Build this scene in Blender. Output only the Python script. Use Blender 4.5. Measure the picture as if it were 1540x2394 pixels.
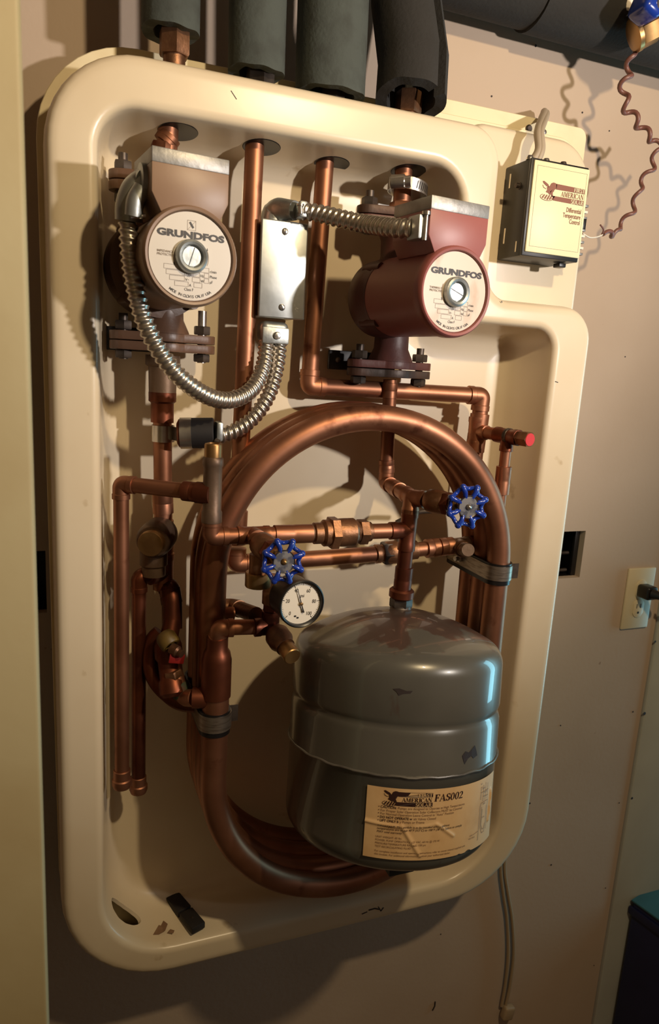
import bpy, bmesh, math, random
from mathutils import Vector, Matrix
random.seed(5)
for o in list(bpy.data.objects): bpy.data.objects.remove(o)
SC = bpy.context.scene
COL = SC.collection
PI = math.pi
rad = math.radians

# ---------------------------------------------------------------- camera
F_PX, CX, CY = 1650.0, 770.0, 1197.0
EYE = Vector((0, 0, 1.45))
_x = Vector((4290, -92, 1650)).normalized()
_d = Vector((-465, 7900, 1650)); _d = (_d - _x * _d.dot(_x)).normalized()
_y = _x.cross(_d)
if _y.z < 0: _y = -_y
ROWS = (_x, _y, -_d)                      # world axes seen from the camera

def V(px, py, Y):
    """world point at distance Y (towards the wall) on the sight line of a photograph point"""
    c = Vector((px - CX, py - CY, F_PX))
    r = Vector((ROWS[0].dot(c), ROWS[1].dot(c), ROWS[2].dot(c)))
    return EYE + r * (Y / r.y)

cam_d = bpy.data.cameras.new('camera'); cam = bpy.data.objects.new('camera', cam_d); COL.objects.link(cam)
cam_d.sensor_fit = 'HORIZONTAL'; cam_d.sensor_width = 36.0
cam_d.lens = F_PX * 36.0 / 1540.0
cam_d.clip_start = 0.02
right = Vector((ROWS[0].x, ROWS[1].x, ROWS[2].x)); down = Vector((ROWS[0].y, ROWS[1].y, ROWS[2].y)); fwd = Vector((ROWS[0].z, ROWS[1].z, ROWS[2].z))
M = Matrix.Identity(4)
for i in range(3):
    M[i][0] = right[i]; M[i][1] = -down[i]; M[i][2] = -fwd[i]; M[i][3] = EYE[i]
cam.matrix_world = M
cam_d.dof.use_dof = True; cam_d.dof.focus_distance = 0.80; cam_d.dof.aperture_fstop = 16.0
SC.camera = cam

# ---------------------------------------------------------------- light
w = bpy.data.worlds.new('world'); SC.world = w; w.use_nodes = True
w.node_tree.nodes['Background'].inputs[0].default_value = (1.0, 0.58, 0.34, 1)
w.node_tree.nodes['Background'].inputs[1].default_value = 0.045

def lamp(name, kind, loc, power, col, size=0.03, target=None, size_y=None):
    l = bpy.data.lights.new(name, kind); l.energy = power; l.color = col
    if kind == 'AREA':
        l.size = size
        if size_y: l.shape = 'RECTANGLE'; l.size_y = size_y
    else: l.shadow_soft_size = size
    o = bpy.data.objects.new(name, l); COL.objects.link(o); o.location = loc
    if target is not None:
        o.rotation_euler = (Vector(target) - Vector(loc)).to_track_quat('-Z', 'Y').to_euler()
    return o
lamp('bulb_high', 'POINT', EYE + Vector((0.47, -0.14, 0.56)), 15.0, (1.0, 0.77, 0.46), 0.022)
sl = lamp('bulb_side', 'SPOT', EYE + Vector((0.98, -0.42, 0.21)), 36.0, (1.0, 0.92, 0.87), 0.028, EYE + Vector((0.30, 0.76, 0.30)))
sl.data.spot_size = rad(76); sl.data.spot_blend = 1.0
lamp('window_daylight', 'AREA', EYE + Vector((2.30, 0.66, -0.45)), 7.5, (0.32, 0.80, 1.0), 0.34, EYE + Vector((0.45, 0.62, -0.42)), 1.5)

SC.view_settings.view_transform = 'Standard'; SC.view_settings.look = 'None'
SC.view_settings.exposure = 0.68; SC.view_settings.gamma = 1.0; SC.view_settings.use_curve_mapping = False

# ---------------------------------------------------------------- materials
def lin(c):
    return tuple((x / 12.92 if x <= 0.04045 else ((x + 0.055) / 1.055) ** 2.4) for x in (v / 255 for v in c)) + (1,)

def mat(name, col, rough=0.5, metal=0.0, col2=None, nscale=8.0, lo=0.45, hi=0.65, bump=0.0, bscale=60.0, detail=4.0, spec=0.5, coat=0.0, stretch=None, col3=None, n3=3.0, lo3=0.6, hi3=0.7):
    m = bpy.data.materials.new(name); m.use_nodes = True
    nt = m.node_tree; b = nt.nodes['Principled BSDF']
    b.inputs['Base Color'].default_value = lin(col); b.inputs['Roughness'].default_value = rough
    b.inputs['Metallic'].default_value = metal
    b.inputs['Specular IOR Level'].default_value = spec
    b.inputs['Coat Weight'].default_value = coat
    tc = nt.nodes.new('ShaderNodeTexCoord'); vec = tc.outputs['Object']
    if stretch:
        mp = nt.nodes.new('ShaderNodeMapping'); mp.inputs['Scale'].default_value = stretch
        nt.links.new(vec, mp.inputs[0]); vec = mp.outputs[0]
    def mask(scale, a, z, seed=0.0):
        n = nt.nodes.new('ShaderNodeTexNoise'); n.inputs['Scale'].default_value = scale; n.inputs['Detail'].default_value = detail
        n.noise_dimensions = '4D'; n.inputs['W'].default_value = seed
        nt.links.new(vec, n.inputs['Vector'])
        r = nt.nodes.new('ShaderNodeMapRange'); r.inputs[1].default_value = a; r.inputs[2].default_value = z
        nt.links.new(n.outputs['Fac'], r.inputs[0]); return r.outputs[0]
    out = None
    if col2:
        mx = nt.nodes.new('ShaderNodeMix'); mx.data_type = 'RGBA'
        mx.inputs[6].default_value = lin(col); mx.inputs[7].default_value = lin(col2)
        nt.links.new(mask(nscale, lo, hi), mx.inputs[0]); out = mx.outputs[2]
    if col3:
        mx = nt.nodes.new('ShaderNodeMix'); mx.data_type = 'RGBA'
        if out: nt.links.new(out, mx.inputs[6])
        else: mx.inputs[6].default_value = lin(col)
        mx.inputs[7].default_value = lin(col3)
        nt.links.new(mask(n3, lo3, hi3, 3.7), mx.inputs[0]); out = mx.outputs[2]
    if out: nt.links.new(out, b.inputs['Base Color'])
    if bump:
        n = nt.nodes.new('ShaderNodeTexNoise'); n.inputs['Scale'].default_value = bscale; n.inputs['Detail'].default_value = 5
        nt.links.new(vec, n.inputs['Vector'])
        bp = nt.nodes.new('ShaderNodeBump'); bp.inputs['Strength'].default_value = bump; bp.inputs['Distance'].default_value = 0.002
        nt.links.new(n.outputs['Fac'], bp.inputs['Height']); nt.links.new(bp.outputs[0], b.inputs['Normal'])
    return m

MT = {}
MT['cream'] = mat('cream_gelcoat', (226, 210, 181), 0.30, col2=(219, 200, 168), nscale=5, col3=(176, 148, 104), n3=26, lo3=0.70, hi3=0.80, bump=0.05, bscale=30)
MT['flange'] = mat('cream_flange', (230, 216, 178), 0.5, col2=(218, 200, 160), nscale=12, bump=0.05)
MT['wall'] = mat('beige_drywall', (190, 169, 148), 0.75, col2=(182, 160, 138), nscale=3, col3=(120, 86, 60), n3=38, lo3=0.735, hi3=0.78, bump=0.10, bscale=140)
MT['wall2'] = mat('pale_board', (190, 192, 182), 0.6, col2=(174, 175, 165), nscale=4, bump=0.08)
MT['door'] = mat('stained_cream_door', (176, 162, 124), 0.6, col2=(160, 140, 98), nscale=6, lo=0.4, hi=0.7, bump=0.1)
MT['copper'] = mat('copper', (168, 116, 88), 0.45, 0.88, col2=(132, 86, 62), nscale=14, lo=0.40, hi=0.70, bump=0.05, bscale=50, detail=6, col3=(96, 52, 36), n3=34, lo3=0.62, hi3=0.74)
MT['copper_dark'] = mat('tarnished_copper', (126, 72, 50), 0.42, 0.85, col2=(88, 48, 34), nscale=16, lo=0.40, hi=0.65, bump=0.06, bscale=60, detail=6)
MT['bronze'] = mat('cast_bronze', (150, 108, 78), 0.45, 0.8, col2=(104, 74, 54), nscale=22, bump=0.25, bscale=180)
MT['brass'] = mat('brass', (172, 136, 88), 0.40, 0.9, col2=(132, 98, 60), nscale=20, bump=0.05)
MT['solder'] = mat('soldered_joint', (168, 150, 132), 0.45, 0.7, col2=(120, 84, 60), nscale=40)
MT['galv'] = mat('galvanised_steel', (198, 202, 200), 0.36, 0.9, col2=(172, 176, 174), nscale=30, bump=0.04, bscale=90)
MT['zinc'] = mat('zinc_casting', (178, 182, 180), 0.42, 0.85, col2=(140, 144, 142), nscale=40, bump=0.15, bscale=120)
MT['steel'] = mat('bright_steel', (205, 200, 192), 0.28, 0.95, col2=(170, 164, 156), nscale=30)
MT['darksteel'] = mat('dark_steel', (92, 82, 74), 0.45, 0.7, col2=(60, 52, 46), nscale=40, bump=0.1)
MT['oldbronze'] = mat('dull_old_bronze', (116, 94, 76), 0.48, 0.6, col2=(88, 68, 54), nscale=20, bump=0.15, bscale=120)
MT['bandsteel'] = mat('brushed_band_steel', (164, 152, 138), 0.38, 0.9, col2=(130, 118, 106), nscale=60, stretch=(1, 1, 8))
MT['weld'] = mat('grey_weld_bead', (120, 116, 108), 0.35, 0.4, col2=(96, 92, 86), nscale=60)
MT['chip'] = mat('bare_dark_metal', (46, 36, 34), 0.6)
MT['dirt'] = mat('brown_dirt', (128, 98, 74), 0.8, col2=(150, 118, 88), nscale=120)
MT['flex'] = mat('flexible_steel', (200, 192, 180), 0.30, 0.95)
MT['brownpaint'] = mat('brown_enamel', (140, 112, 90), 0.42, col2=(130, 102, 80), nscale=10, bump=0.05)
MT['browncast'] = mat('brown_cast_iron', (104, 76, 58), 0.40, col2=(84, 60, 46), nscale=14, bump=0.15, bscale=100)
MT['redpaint'] = mat('red_enamel', (150, 88, 82), 0.42, col2=(140, 80, 74), nscale=10, bump=0.05)
MT['redcast'] = mat('red_cast_iron', (92, 54, 48), 0.48, col2=(70, 42, 38), nscale=14, bump=0.2, bscale=100)
MT['ironflange'] = mat('dark_iron_flange', (66, 56, 50), 0.5, 0.3, col2=(88, 60, 46), nscale=18, bump=0.2, bscale=120)
MT['capgrey'] = mat('grey_cast_cap', (150, 148, 144), 0.45, 0.6, col2=(128, 126, 122), nscale=40, bump=0.2, bscale=140)
MT['plate'] = mat('cream_nameplate', (202, 194, 182), 0.4, 0.0)
MT['plate_stained'] = mat('stained_nameplate', (204, 190, 172), 0.4, 0.0, col2=(176, 122, 76), nscale=30, lo=0.56, hi=0.74, stretch=(1, 1, 0.5))
MT['ink'] = mat('black_ink', (34, 28, 26), 0.5)
MT['greyink'] = mat('grey_ink', (128, 112, 96), 0.6)
MT['inkbrown'] = mat('brown_ink', (128, 70, 40), 0.5)
MT['inkmaroon'] = mat('dark_maroon_ink', (48, 24, 20), 0.5)
MT['paperink'] = mat('faded_label_ink', (136, 104, 74), 0.6)
MT['paper'] = mat('yellowed_paper_label', (214, 178, 128), 0.55, col2=(198, 158, 108), nscale=30, lo=0.5, hi=0.7, bump=0.15, bscale=50)
MT['face'] = mat('cream_controller_face', (232, 222, 178), 0.45)
MT['black'] = mat('black_painted_steel', (26, 23, 21), 0.38, col2=(44, 38, 32), nscale=30, lo=0.55, hi=0.7)
MT['plastic'] = mat('black_plastic', (22, 20, 20), 0.35)
MT['rubber'] = mat('black_rubber', (30, 26, 26), 0.65, bump=0.1)
MT['foam'] = mat('grey_foam_insulation', (70, 76, 72), 0.9, col2=(60, 64, 60), nscale=40, bump=0.3, bscale=240)
MT['foamdark'] = mat('dark_foam_insulation', (42, 40, 38), 0.9, col2=(40, 38, 36), nscale=40, bump=0.3, bscale=240)
MT['blue'] = mat('blue_enamel', (26, 56, 150), 0.22, coat=0.4, col2=(20, 44, 124), nscale=30)
MT['wheeldisc'] = mat('tinned_wheel_plate', (116, 112, 108), 0.42, 0.8, col2=(76, 76, 82), nscale=120, lo=0.45, hi=0.55)
MT['redplastic'] = mat('red_dot', (204, 44, 44), 0.5)
MT['white'] = mat('white_plastic', (226, 216, 198), 0.4)
MT['dial'] = mat('white_gauge_dial', (226, 218, 202), 0.5)
MT['outlet'] = mat('ivory_plastic', (214, 200, 166), 0.4)
MT['wirebrown'] = mat('brown_wire', (116, 76, 66), 0.4)
MT['wiregrey'] = mat('grey_cable', (168, 152, 130), 0.5)
MT['cordivory'] = mat('ivory_lamp_cord', (168, 146, 116), 0.5)
MT['navy'] = mat('navy_painted_bin', (22, 26, 62), 0.5, col2=(28, 32, 70), nscale=10)
MT['teal'] = mat('teal_lit_lid', (58, 110, 122), 0.45, col2=(50, 98, 110), nscale=8)  # bluish light on top of the navy bin, put into the lid's base colour
MT['concrete'] = mat('concrete_floor', (120, 108, 94), 0.8, col2=(100, 90, 78), nscale=6, bump=0.2)
MT['yellow'] = mat('yellow_collar', (104, 82, 34), 0.5, col2=(78, 58, 26), nscale=60)
MT['redtag'] = mat('red_tag', (128, 22, 18), 0.5)
MT['green'] = mat('green_verdigris', (46, 70, 50), 0.7, col2=(84, 58, 40), nscale=120)

# tank paint: grey with rust running down from the top fitting and dark scuffs
def tank_material():
    m = mat('grey_tank_paint', (98, 96, 88), 0.30, 0.25, col2=(90, 88, 80), nscale=9, bump=0.03, bscale=40, coat=0.5)
    nt = m.node_tree; b = nt.nodes['Principled BSDF']
    src = b.inputs['Base Color'].links[0].from_socket
    tc = nt.nodes.new('ShaderNodeTexCoord')
    sp = nt.nodes.new('ShaderNodeSeparateXYZ'); nt.links.new(tc.outputs['Object'], sp.inputs[0])
    n = nt.nodes.new('ShaderNodeTexNoise'); n.inputs['Scale'].default_value = 16; n.inputs['Detail'].default_value = 5
    mp = nt.nodes.new('ShaderNodeMapping'); mp.inputs['Scale'].default_value = (1.0, 1.0, 0.35)
    nt.links.new(tc.outputs['Object'], mp.inputs[0]); nt.links.new(mp.outputs[0], n.inputs['Vector'])
    # height above the shoulder biases the rust towards the top
    h = nt.nodes.new('ShaderNodeMapRange'); h.inputs[1].default_value = -0.040; h.inputs[2].default_value = -0.006; h.inputs[3].default_value = -0.11; h.inputs[4].default_value = 0.12
    nt.links.new(sp.outputs['Z'], h.inputs[0])
    a = nt.nodes.new('ShaderNodeMath'); a.operation = 'ADD'; nt.links.new(n.outputs['Fac'], a.inputs[0]); nt.links.new(h.outputs[0], a.inputs[1])
    r = nt.nodes.new('ShaderNodeMapRange'); r.inputs[1].default_value = 0.50; r.inputs[2].default_value = 0.53; r.inputs[4].default_value = 0.85
    nt.links.new(a.outputs[0], r.inputs[0])
    mx = nt.nodes.new('ShaderNodeMix'); mx.data_type = 'RGBA'; mx.inputs[7].default_value = lin((84, 64, 56))
    nt.links.new(r.outputs[0], mx.inputs[0]); nt.links.new(src, mx.inputs[6]); nt.links.new(mx.outputs[2], b.inputs['Base Color'])
    return m
MT['tank'] = tank_material()

# ---------------------------------------------------------------- mesh helpers
def frame(d, up=None):
    d = Vector(d).normalized()
    if up is None: up = Vector((0, 0, 1)) if abs(d.z) < 0.9 else Vector((1, 0, 0))
    u = Vector(up).cross(d)
    if u.length < 1e-6: u = Vector((1, 0, 0)).cross(d)
    u.normalize(); v = d.cross(u).normalized()
    return u, v, d

class MB:
    def __init__(self): self.bm = bmesh.new()
    def face(self, vs):
        try: return self.bm.faces.new(vs)
        except ValueError: return None
    def ring(self, pts): return [self.bm.verts.new(p) for p in pts]
    def skin(self, rings, close=True, cap0=True, cap1=True, loop=False):
        n = len(rings[0]); k = len(rings)
        for i in range(k if loop else k - 1):
            a, b = rings[i], rings[(i + 1) % k]
            for j in range(n if close else n - 1):
                self.face((a[j], a[(j + 1) % n], b[(j + 1) % n], b[j]))
        if not loop:
            if cap0: self.face(rings[0][::-1])
            if cap1: self.face(rings[-1])
        return self
    def tube(self, pts, r, seg=20, caps=True, loop=False, rfun=None):
        pts = [Vector(p) for p in pts]; n = len(pts)
        tang = []
        for i in range(n):
            if loop: t = pts[(i + 1) % n] - pts[i - 1]
            else: t = pts[min(i + 1, n - 1)] - pts[max(i - 1, 0)]
            tang.append(t.normalized())
        u, v, _ = frame(tang[0]); rings = []; s = 0.0
        for i in range(n):
            if i:
                s += (pts[i] - pts[i - 1]).length
                q = tang[i - 1].rotation_difference(tang[i]); u = q @ u
                u = (u - tang[i] * u.dot(tang[i])).normalized()
            v = tang[i].cross(u)
            rr = r[i] if isinstance(r, (list, tuple)) else r
            rings.append(self.ring([pts[i] + (u * math.cos(a) + v * math.sin(a)) * (rfun(s, a) if rfun else rr) for a in (2 * PI * j / seg for j in range(seg))]))
        return self.skin(rings, True, caps, caps, loop)
    def cyl(self, p, q, r, seg=24, r2=None):
        return self.tube([p, q], [r, r if r2 is None else r2], seg)
    def lathe(self, o, d, prof, seg=32, up=None):
        """prof: list of (radius, height along d)"""
        u, v, d = frame(d, up); o = Vector(o); rings = []
        for r, h in prof:
            r = max(r, 1e-5)
            rings.append(self.ring([o + d * h + (u * math.cos(a) + v * math.sin(a)) * r for a in (2 * PI * j / seg for j in range(seg))]))
        return self.skin(rings)
    def hexa(self, p, q, r, up=None, ch=0.12):
        p, q = Vector(p), Vector(q); L = (q - p).length; c = min(ch * r, L * 0.3)
        return self.lathe(p, q - p, [(r * 0.93, 0), (r, c), (r, L - c), (r * 0.93, L)], 6, up)
    def box(self, c, size, rot=None, bevel=0.0, seg=2):
        b = bmesh.new(); bmesh.ops.create_cube(b, size=1.0)
        bmesh.ops.scale(b, vec=size, verts=b.verts)
        if bevel: bmesh.ops.bevel(b, geom=b.edges[:], offset=bevel, segments=seg, affect='EDGES', profile=0.5)
        mm = Matrix.Translation(Vector(c)) @ (rot.to_4x4() if rot else Matrix.Identity(4))
        bmesh.ops.transform(b, matrix=mm, verts=b.verts); self.add(b); return self
    def add(self, b):
        mp = {v: self.bm.verts.new(v.co) for v in b.verts}
        for f in b.faces: self.face([mp[v] for v in f.verts])
        b.free()
    def prism(self, poly, o, u, v, n, depth, bevel=0.0):
        """2-D polygon (along u, v) from o pushed out by depth along n"""
        b = bmesh.new(); o = Vector(o)
        lo = [b.verts.new(o + u * x + v * y) for x, y in poly]
        hi = [b.verts.new(o + u * x + v * y + n * depth) for x, y in poly]
        b.faces.new(lo[::-1]); b.faces.new(hi)
        for i in range(len(poly)):
            j = (i + 1) % len(poly); b.faces.new((lo[i], lo[j], hi[j], hi[i]))
        bmesh.ops.recalc_face_normals(b, faces=b.faces)
        if bevel: bmesh.ops.bevel(b, geom=b.edges[:], offset=bevel, segments=2, affect='EDGES', profile=0.5)
        self.add(b); return self
    def flat(self, poly, fn):
        """single face polygon mapped through fn(x, y) -> point"""
        self.face([self.bm.verts.new(fn(x, y)) for x, y in poly]); return self
    def sphere(self, c, r, sc=(1, 1, 1), seg=20):
        b = bmesh.new(); bmesh.ops.create_uvsphere(b, u_segments=seg, v_segments=seg // 2, radius=r)
        bmesh.ops.scale(b, vec=sc, verts=b.verts); bmesh.ops.translate(b, vec=Vector(c), verts=b.verts); self.add(b); return self

def origin(o):
    p = Vector((0, 0, 0))
    while o is not None: p += o.location; o = o.parent
    return p

def obj(name, mb, m, parent=None, smooth=38, label=None, recalc=True):
    bm = mb.bm
    if recalc: bmesh.ops.recalc_face_normals(bm, faces=bm.faces)
    if parent is None:
        xs = [v.co for v in bm.verts]
        off = Vector(((min(p.x for p in xs) + max(p.x for p in xs)) / 2, (min(p.y for p in xs) + max(p.y for p in xs)) / 2, min(p.z for p in xs)))
    else: off = origin(parent)
    bmesh.ops.translate(bm, vec=-off, verts=bm.verts)
    me = bpy.data.meshes.new(name); bm.to_mesh(me); bm.free()
    me.materials.append(m)
    if smooth:
        for p in me.polygons: p.use_smooth = True
        me.set_sharp_from_angle(angle=rad(smooth))
    o = bpy.data.objects.new(name, me); COL.objects.link(o)
    if parent is None: o.location = off
    else: o.parent = parent
    if label: o['label'] = label
    return o

def tag(o, label, cat, group=None):
    o['label'] = label; o['category'] = cat
    if group: o['group'] = group
    return o
def thing(name, loc, label, cat, group=None):
    o = bpy.data.objects.new(name, None); COL.objects.link(o); o.location = loc; o.empty_display_size = 0.02
    return tag(o, label, cat, group)
def struct(o): o['kind'] = 'structure'; return o

# --- smooth path through points with rounded corners
def bend_path(pts, rb, n=10):
    pts = [Vector(p) for p in pts]; out = [pts[0]]
    for i in range(1, len(pts) - 1):
        a, c, b = pts[i - 1], pts[i], pts[i + 1]
        da, db = (a - c), (b - c); la, lb = da.length, db.length; da.normalize(); db.normalize()
        ang = da.angle(db); t = min(rb / math.tan(ang / 2), la * 0.49, lb * 0.49)
        p, q = c + da * t, c + db * t
        for k in range(n + 1):
            s = k / n; out.append(p * (1 - s) ** 2 + c * 2 * s * (1 - s) + q * s * s)
    out.append(pts[-1]); return out
def spline(pts, n=12):
    pts = [Vector(p) for p in pts]; P = [pts[0] * 2 - pts[1]] + pts + [pts[-1] * 2 - pts[-2]]; out = []
    for i in range(1, len(P) - 2):
        a, b, c, d = P[i - 1], P[i], P[i + 1], P[i + 2]
        for k in range(n):
            t = k / n
            out.append(0.5 * ((2 * b) + (c - a) * t + (2 * a - 5 * b + 4 * c - d) * t * t + (3 * b - a - 3 * c + d) * t ** 3))
    out.append(pts[-1]); return out
def resample(pts, step):
    out = [pts[0]]; acc = 0.0
    for i in range(1, len(pts)):
        a, b = pts[i - 1], pts[i]; L = (b - a).length
        if L < 1e-9: continue
        d = step - acc
        while d <= L: out.append(a + (b - a) * (d / L)); d += step
        acc = L - (d - step)
    return out

# --- pipe fittings
R34, R12, R1, RV = 0.0097, 0.0077, 0.0140, 0.0082
def elbow_mb(a, c, b, r, leg=1.9):
    a, c, b = Vector(a), Vector(c), Vector(b); da, db = (a - c).normalized(), (b - c).normalized()
    L = r * leg; p, q = c + da * L, c + db * L
    path = [p] + bend_path([c + da * (L - r * 0.7), c, c + db * (L - r * 0.7)], r * 1.15, 12) + [q]
    mb = MB(); mb.tube(path, r * 1.10, 24)
    for e, d in ((p, da), (q, db)): mb.lathe(e - d * r * 0.75, d, [(r * 1.05, 0), (r * 1.17, r * 0.12), (r * 1.17, r * 0.75), (r * 1.0, r * 0.78)], 24)
    return mb
def coupling_mb(p, q, r, k=1.14):
    p, q = Vector(p), Vector(q); L = (q - p).length; e = min(r * 0.12, L * 0.2)
    return MB().lathe(p, q - p, [(r * 0.98, 0), (r * k, e * 0.4), (r * k, L * 0.46), (r * (k - 0.035), L * 0.5), (r * k, L * 0.54), (r * k, L - e * 0.4), (r * 0.98, L)], 24)
def tee_mb(c, d1, d2, db, r, L=2.0, rb=None):
    c = Vector(c); mb = MB(); rb = rb or r
    for d, rr in ((d1, r), (d2, r), (db, rb)):
        d = Vector(d).normalized()
        mb.lathe(c, d, [(rr * 1.08, 0), (rr * 1.10, r * L * 0.6), (rr * 1.17, r * L * 0.66), (rr * 1.17, r * L), (rr * 0.98, r * L + 0.0004)], 24)
    mb.sphere(c, r * 1.10); return mb
def cap_mb(p, d, r):
    d = Vector(d).normalized()
    return MB().lathe(p, d, [(r * 1.02, 0), (r * 1.14, r * 0.1), (r * 1.14, r * 1.3), (r * 1.30, r * 1.45), (r * 1.32, r * 2.1), (r * 1.15, r * 2.6), (r * 0.2, r * 2.75)], 28)
def pipe_run(parent, pts, r, m, fit=None, leg=1.9):
    """straight pipes between corners, one elbow at every corner"""
    fit = fit or m; pts = [Vector(p) for p in pts]
    for i in range(len(pts) - 1):
        p, q = pts[i], pts[i + 1]; d = (q - p).normalized()
        if i > 0: p = p + d * r * (leg - 0.8)
        if i < len(pts) - 2: q = q - d * r * (leg - 0.8)
        obj('pipe', MB().cyl(p, q, r), m, parent)
    for i in range(1, len(pts) - 1): obj('elbow', elbow_mb(pts[i - 1], pts[i], pts[i + 1], r, leg), fit, parent)

# --- lettering
_txt = {}
def text_polys(s, size=1.0, bold=0.0, shear=0.0, sx=1.0, align='LEFT'):
    key = (s, size, bold, shear, sx, align)
    if key in _txt: return _txt[key]
    cu = bpy.data.curves.new('lettering', 'FONT'); cu.body = s; cu.size = 1.0; cu.offset = bold; cu.shear = shear; cu.align_x = align
    cu.resolution_u = 3
    o = bpy.data.objects.new('lettering', cu); COL.objects.link(o)
    bpy.context.view_layer.update()
    me = o.evaluated_get(bpy.context.evaluated_depsgraph_get()).to_mesh()
    polys = [[(me.vertices[i].co.x * sx * size, me.vertices[i].co.y * size) for i in p.vertices] for p in me.polygons]
    bpy.data.objects.remove(o); bpy.data.curves.remove(cu)
    _txt[key] = polys; return polys
def put_text(mb, s, x, y, size, fn, **kw):
    for p in text_polys(s, size, **kw): mb.flat([(x + a, y + b) for a, b in p], fn)
def rect(x0, y0, x1, y1): return [(x0, y0), (x1, y0), (x1, y1), (x0, y1)]
def rect_outline(mb, x0, y0, x1, y1, t, fn):
    for r in (rect(x0, y0, x1, y0 + t), rect(x0, y1 - t, x1, y1), rect(x0, y0, x0 + t, y1), rect(x1 - t, y0, x1, y1)): mb.flat(r, fn)
def stroke(mb, pts, t, fn):
    pts = [Vector((a, b, 0)) for a, b in pts]
    for i in range(len(pts) - 1):
        d = pts[i + 1] - pts[i]
        if d.length < 1e-9: continue
        n = Vector((-d.y, d.x, 0)).normalized() * t / 2; e = d.normalized() * t * 0.2
        mb.flat([tuple((p)[:2]) for p in (pts[i] - n - e, pts[i + 1] - n + e, pts[i + 1] + n + e, pts[i] + n - e)], fn)
# serif capitals drawn from thick stems, thin arms and slab serifs (unit height 1)
def arc(cx, cy, rx, ry, a0, a1, n=14): return [(cx + rx * math.cos(rad(a0 + (a1 - a0) * k / n)), cy + ry * math.sin(rad(a0 + (a1 - a0) * k / n))) for k in range(n + 1)]
def band(o, i): return [[o[k], o[k + 1], i[k + 1], i[k]] for k in range(len(o) - 1)]
def stem(x, wd=0.20, y0=0.0, y1=1.0): return [rect(x, y0, x + wd, y1), rect(x - 0.08, y0, x + wd + 0.08, y0 + 0.06), rect(x - 0.08, y1 - 0.06, x + wd + 0.08, y1)]
def serif_glyph(ch):
    if ch == 'I': return stem(0.10), 0.40
    if ch == 'F': return stem(0.10) + [rect(0.1, 0.93, 0.66, 1.0), rect(0.58, 0.74, 0.66, 1.0), rect(0.2, 0.48, 0.52, 0.55), rect(0.45, 0.38, 0.52, 0.65)], 0.72
    if ch == 'E': return stem(0.10) + [rect(0.1, 0.93, 0.68, 1.0), rect(0.60, 0.74, 0.68, 1.0), rect(0.2, 0.48, 0.52, 0.55), rect(0.45, 0.38, 0.52, 0.65), rect(0.1, 0.0, 0.70, 0.07), rect(0.62, 0.0, 0.70, 0.27)], 0.76
    if ch == 'L': return stem(0.10) + [rect(0.1, 0.0, 0.66, 0.07), rect(0.58, 0.0, 0.66, 0.30)], 0.70
    if ch == 'T': return stem(0.28) + [rect(0.02, 0.93, 0.74, 1.0), rect(0.02, 0.72, 0.09, 1.0), rect(0.67, 0.72, 0.74, 1.0)], 0.76
    if ch == 'A': return [[(0.02, 0.0), (0.09, 0.0), (0.44, 0.94), (0.40, 1.0)], [(0.36, 1.0), (0.44, 1.0), (0.82, 0.0), (0.60, 0.0)], rect(0.2, 0.28, 0.62, 0.34), rect(-0.04, 0.0, 0.22, 0.055), rect(0.52, 0.0, 0.90, 0.055)], 0.88
    if ch == 'M': return [rect(0.08, 0, 0.14, 1), [(0.08, 1.0), (0.28, 1.0), (0.52, 0.0), (0.44, 0.0)], [(0.44, 0.0), (0.50, 0.0), (0.80, 1.0), (0.74, 1.0)], rect(0.72, 0, 0.92, 1), rect(0.0, 0, 0.22, 0.055), rect(0.64, 0, 1.0, 0.055), rect(0.0, 0.945, 0.2, 1), rect(0.8, 0.945, 1.0, 1)], 1.06
    if ch == 'N': return [rect(0.08, 0, 0.14, 1), [(0.04, 1.0), (0.26, 1.0), (0.76, 0.0), (0.62, 0.0)], rect(0.70, 0, 0.76, 1), rect(0.0, 0, 0.22, 0.055), rect(0.62, 0.945, 0.84, 1)], 0.90
    if ch == 'O': return band(arc(0.40, 0.5, 0.40, 0.52, 0, 360, 28), arc(0.40, 0.5, 0.20, 0.46, 0, 360, 28)), 0.86
    if ch == '0': return band(arc(0.30, 0.5, 0.30, 0.52, 0, 360, 28), arc(0.30, 0.5, 0.14, 0.46, 0, 360, 28)), 0.68
    if ch == 'C': return band(arc(0.40, 0.5, 0.40, 0.52, 45, 315, 22), arc(0.42, 0.5, 0.22, 0.45, 45, 315, 22)) + [rect(0.63, 0.70, 0.69, 1.0), rect(0.64, 0.06, 0.69, 0.2)], 0.76
    if ch == 'R': return stem(0.10) + band(arc(0.36, 0.73, 0.34, 0.27, 90, -90, 14), arc(0.34, 0.73, 0.16, 0.20, 90, -90, 14)) + [rect(0.2, 0.93, 0.37, 1.0), rect(0.2, 0.46, 0.37, 0.53), [(0.34, 0.5), (0.50, 0.5), (0.84, 0.0), (0.62, 0.0)], rect(0.6, 0.0, 0.88, 0.05)], 0.90
    if ch == 'S': return band(arc(0.32, 0.74, 0.28, 0.27, 20, 270, 16), arc(0.34, 0.76, 0.13, 0.19, 20, 270, 16)) + band(arc(0.32, 0.27, 0.31, 0.28, 90, -160, 16), arc(0.30, 0.27, 0.12, 0.21, 90, -160, 16)) + [rect(0.53, 0.68, 0.58, 0.99), rect(0.03, 0.02, 0.08, 0.32), [(0.18, 0.62), (0.34, 0.47), (0.44, 0.53), (0.3, 0.60)]], 0.68
    if ch == '2': return band(arc(0.28, 0.70, 0.28, 0.31, 175, -40, 14), arc(0.26, 0.70, 0.12, 0.24, 175, -40, 14)) + [[(0.50, 0.52), (0.36, 0.56), (0.0, 0.0), (0.16, 0.12)], rect(0.0, 0.0, 0.58, 0.14)], 0.66
    return [], 0.35
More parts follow.
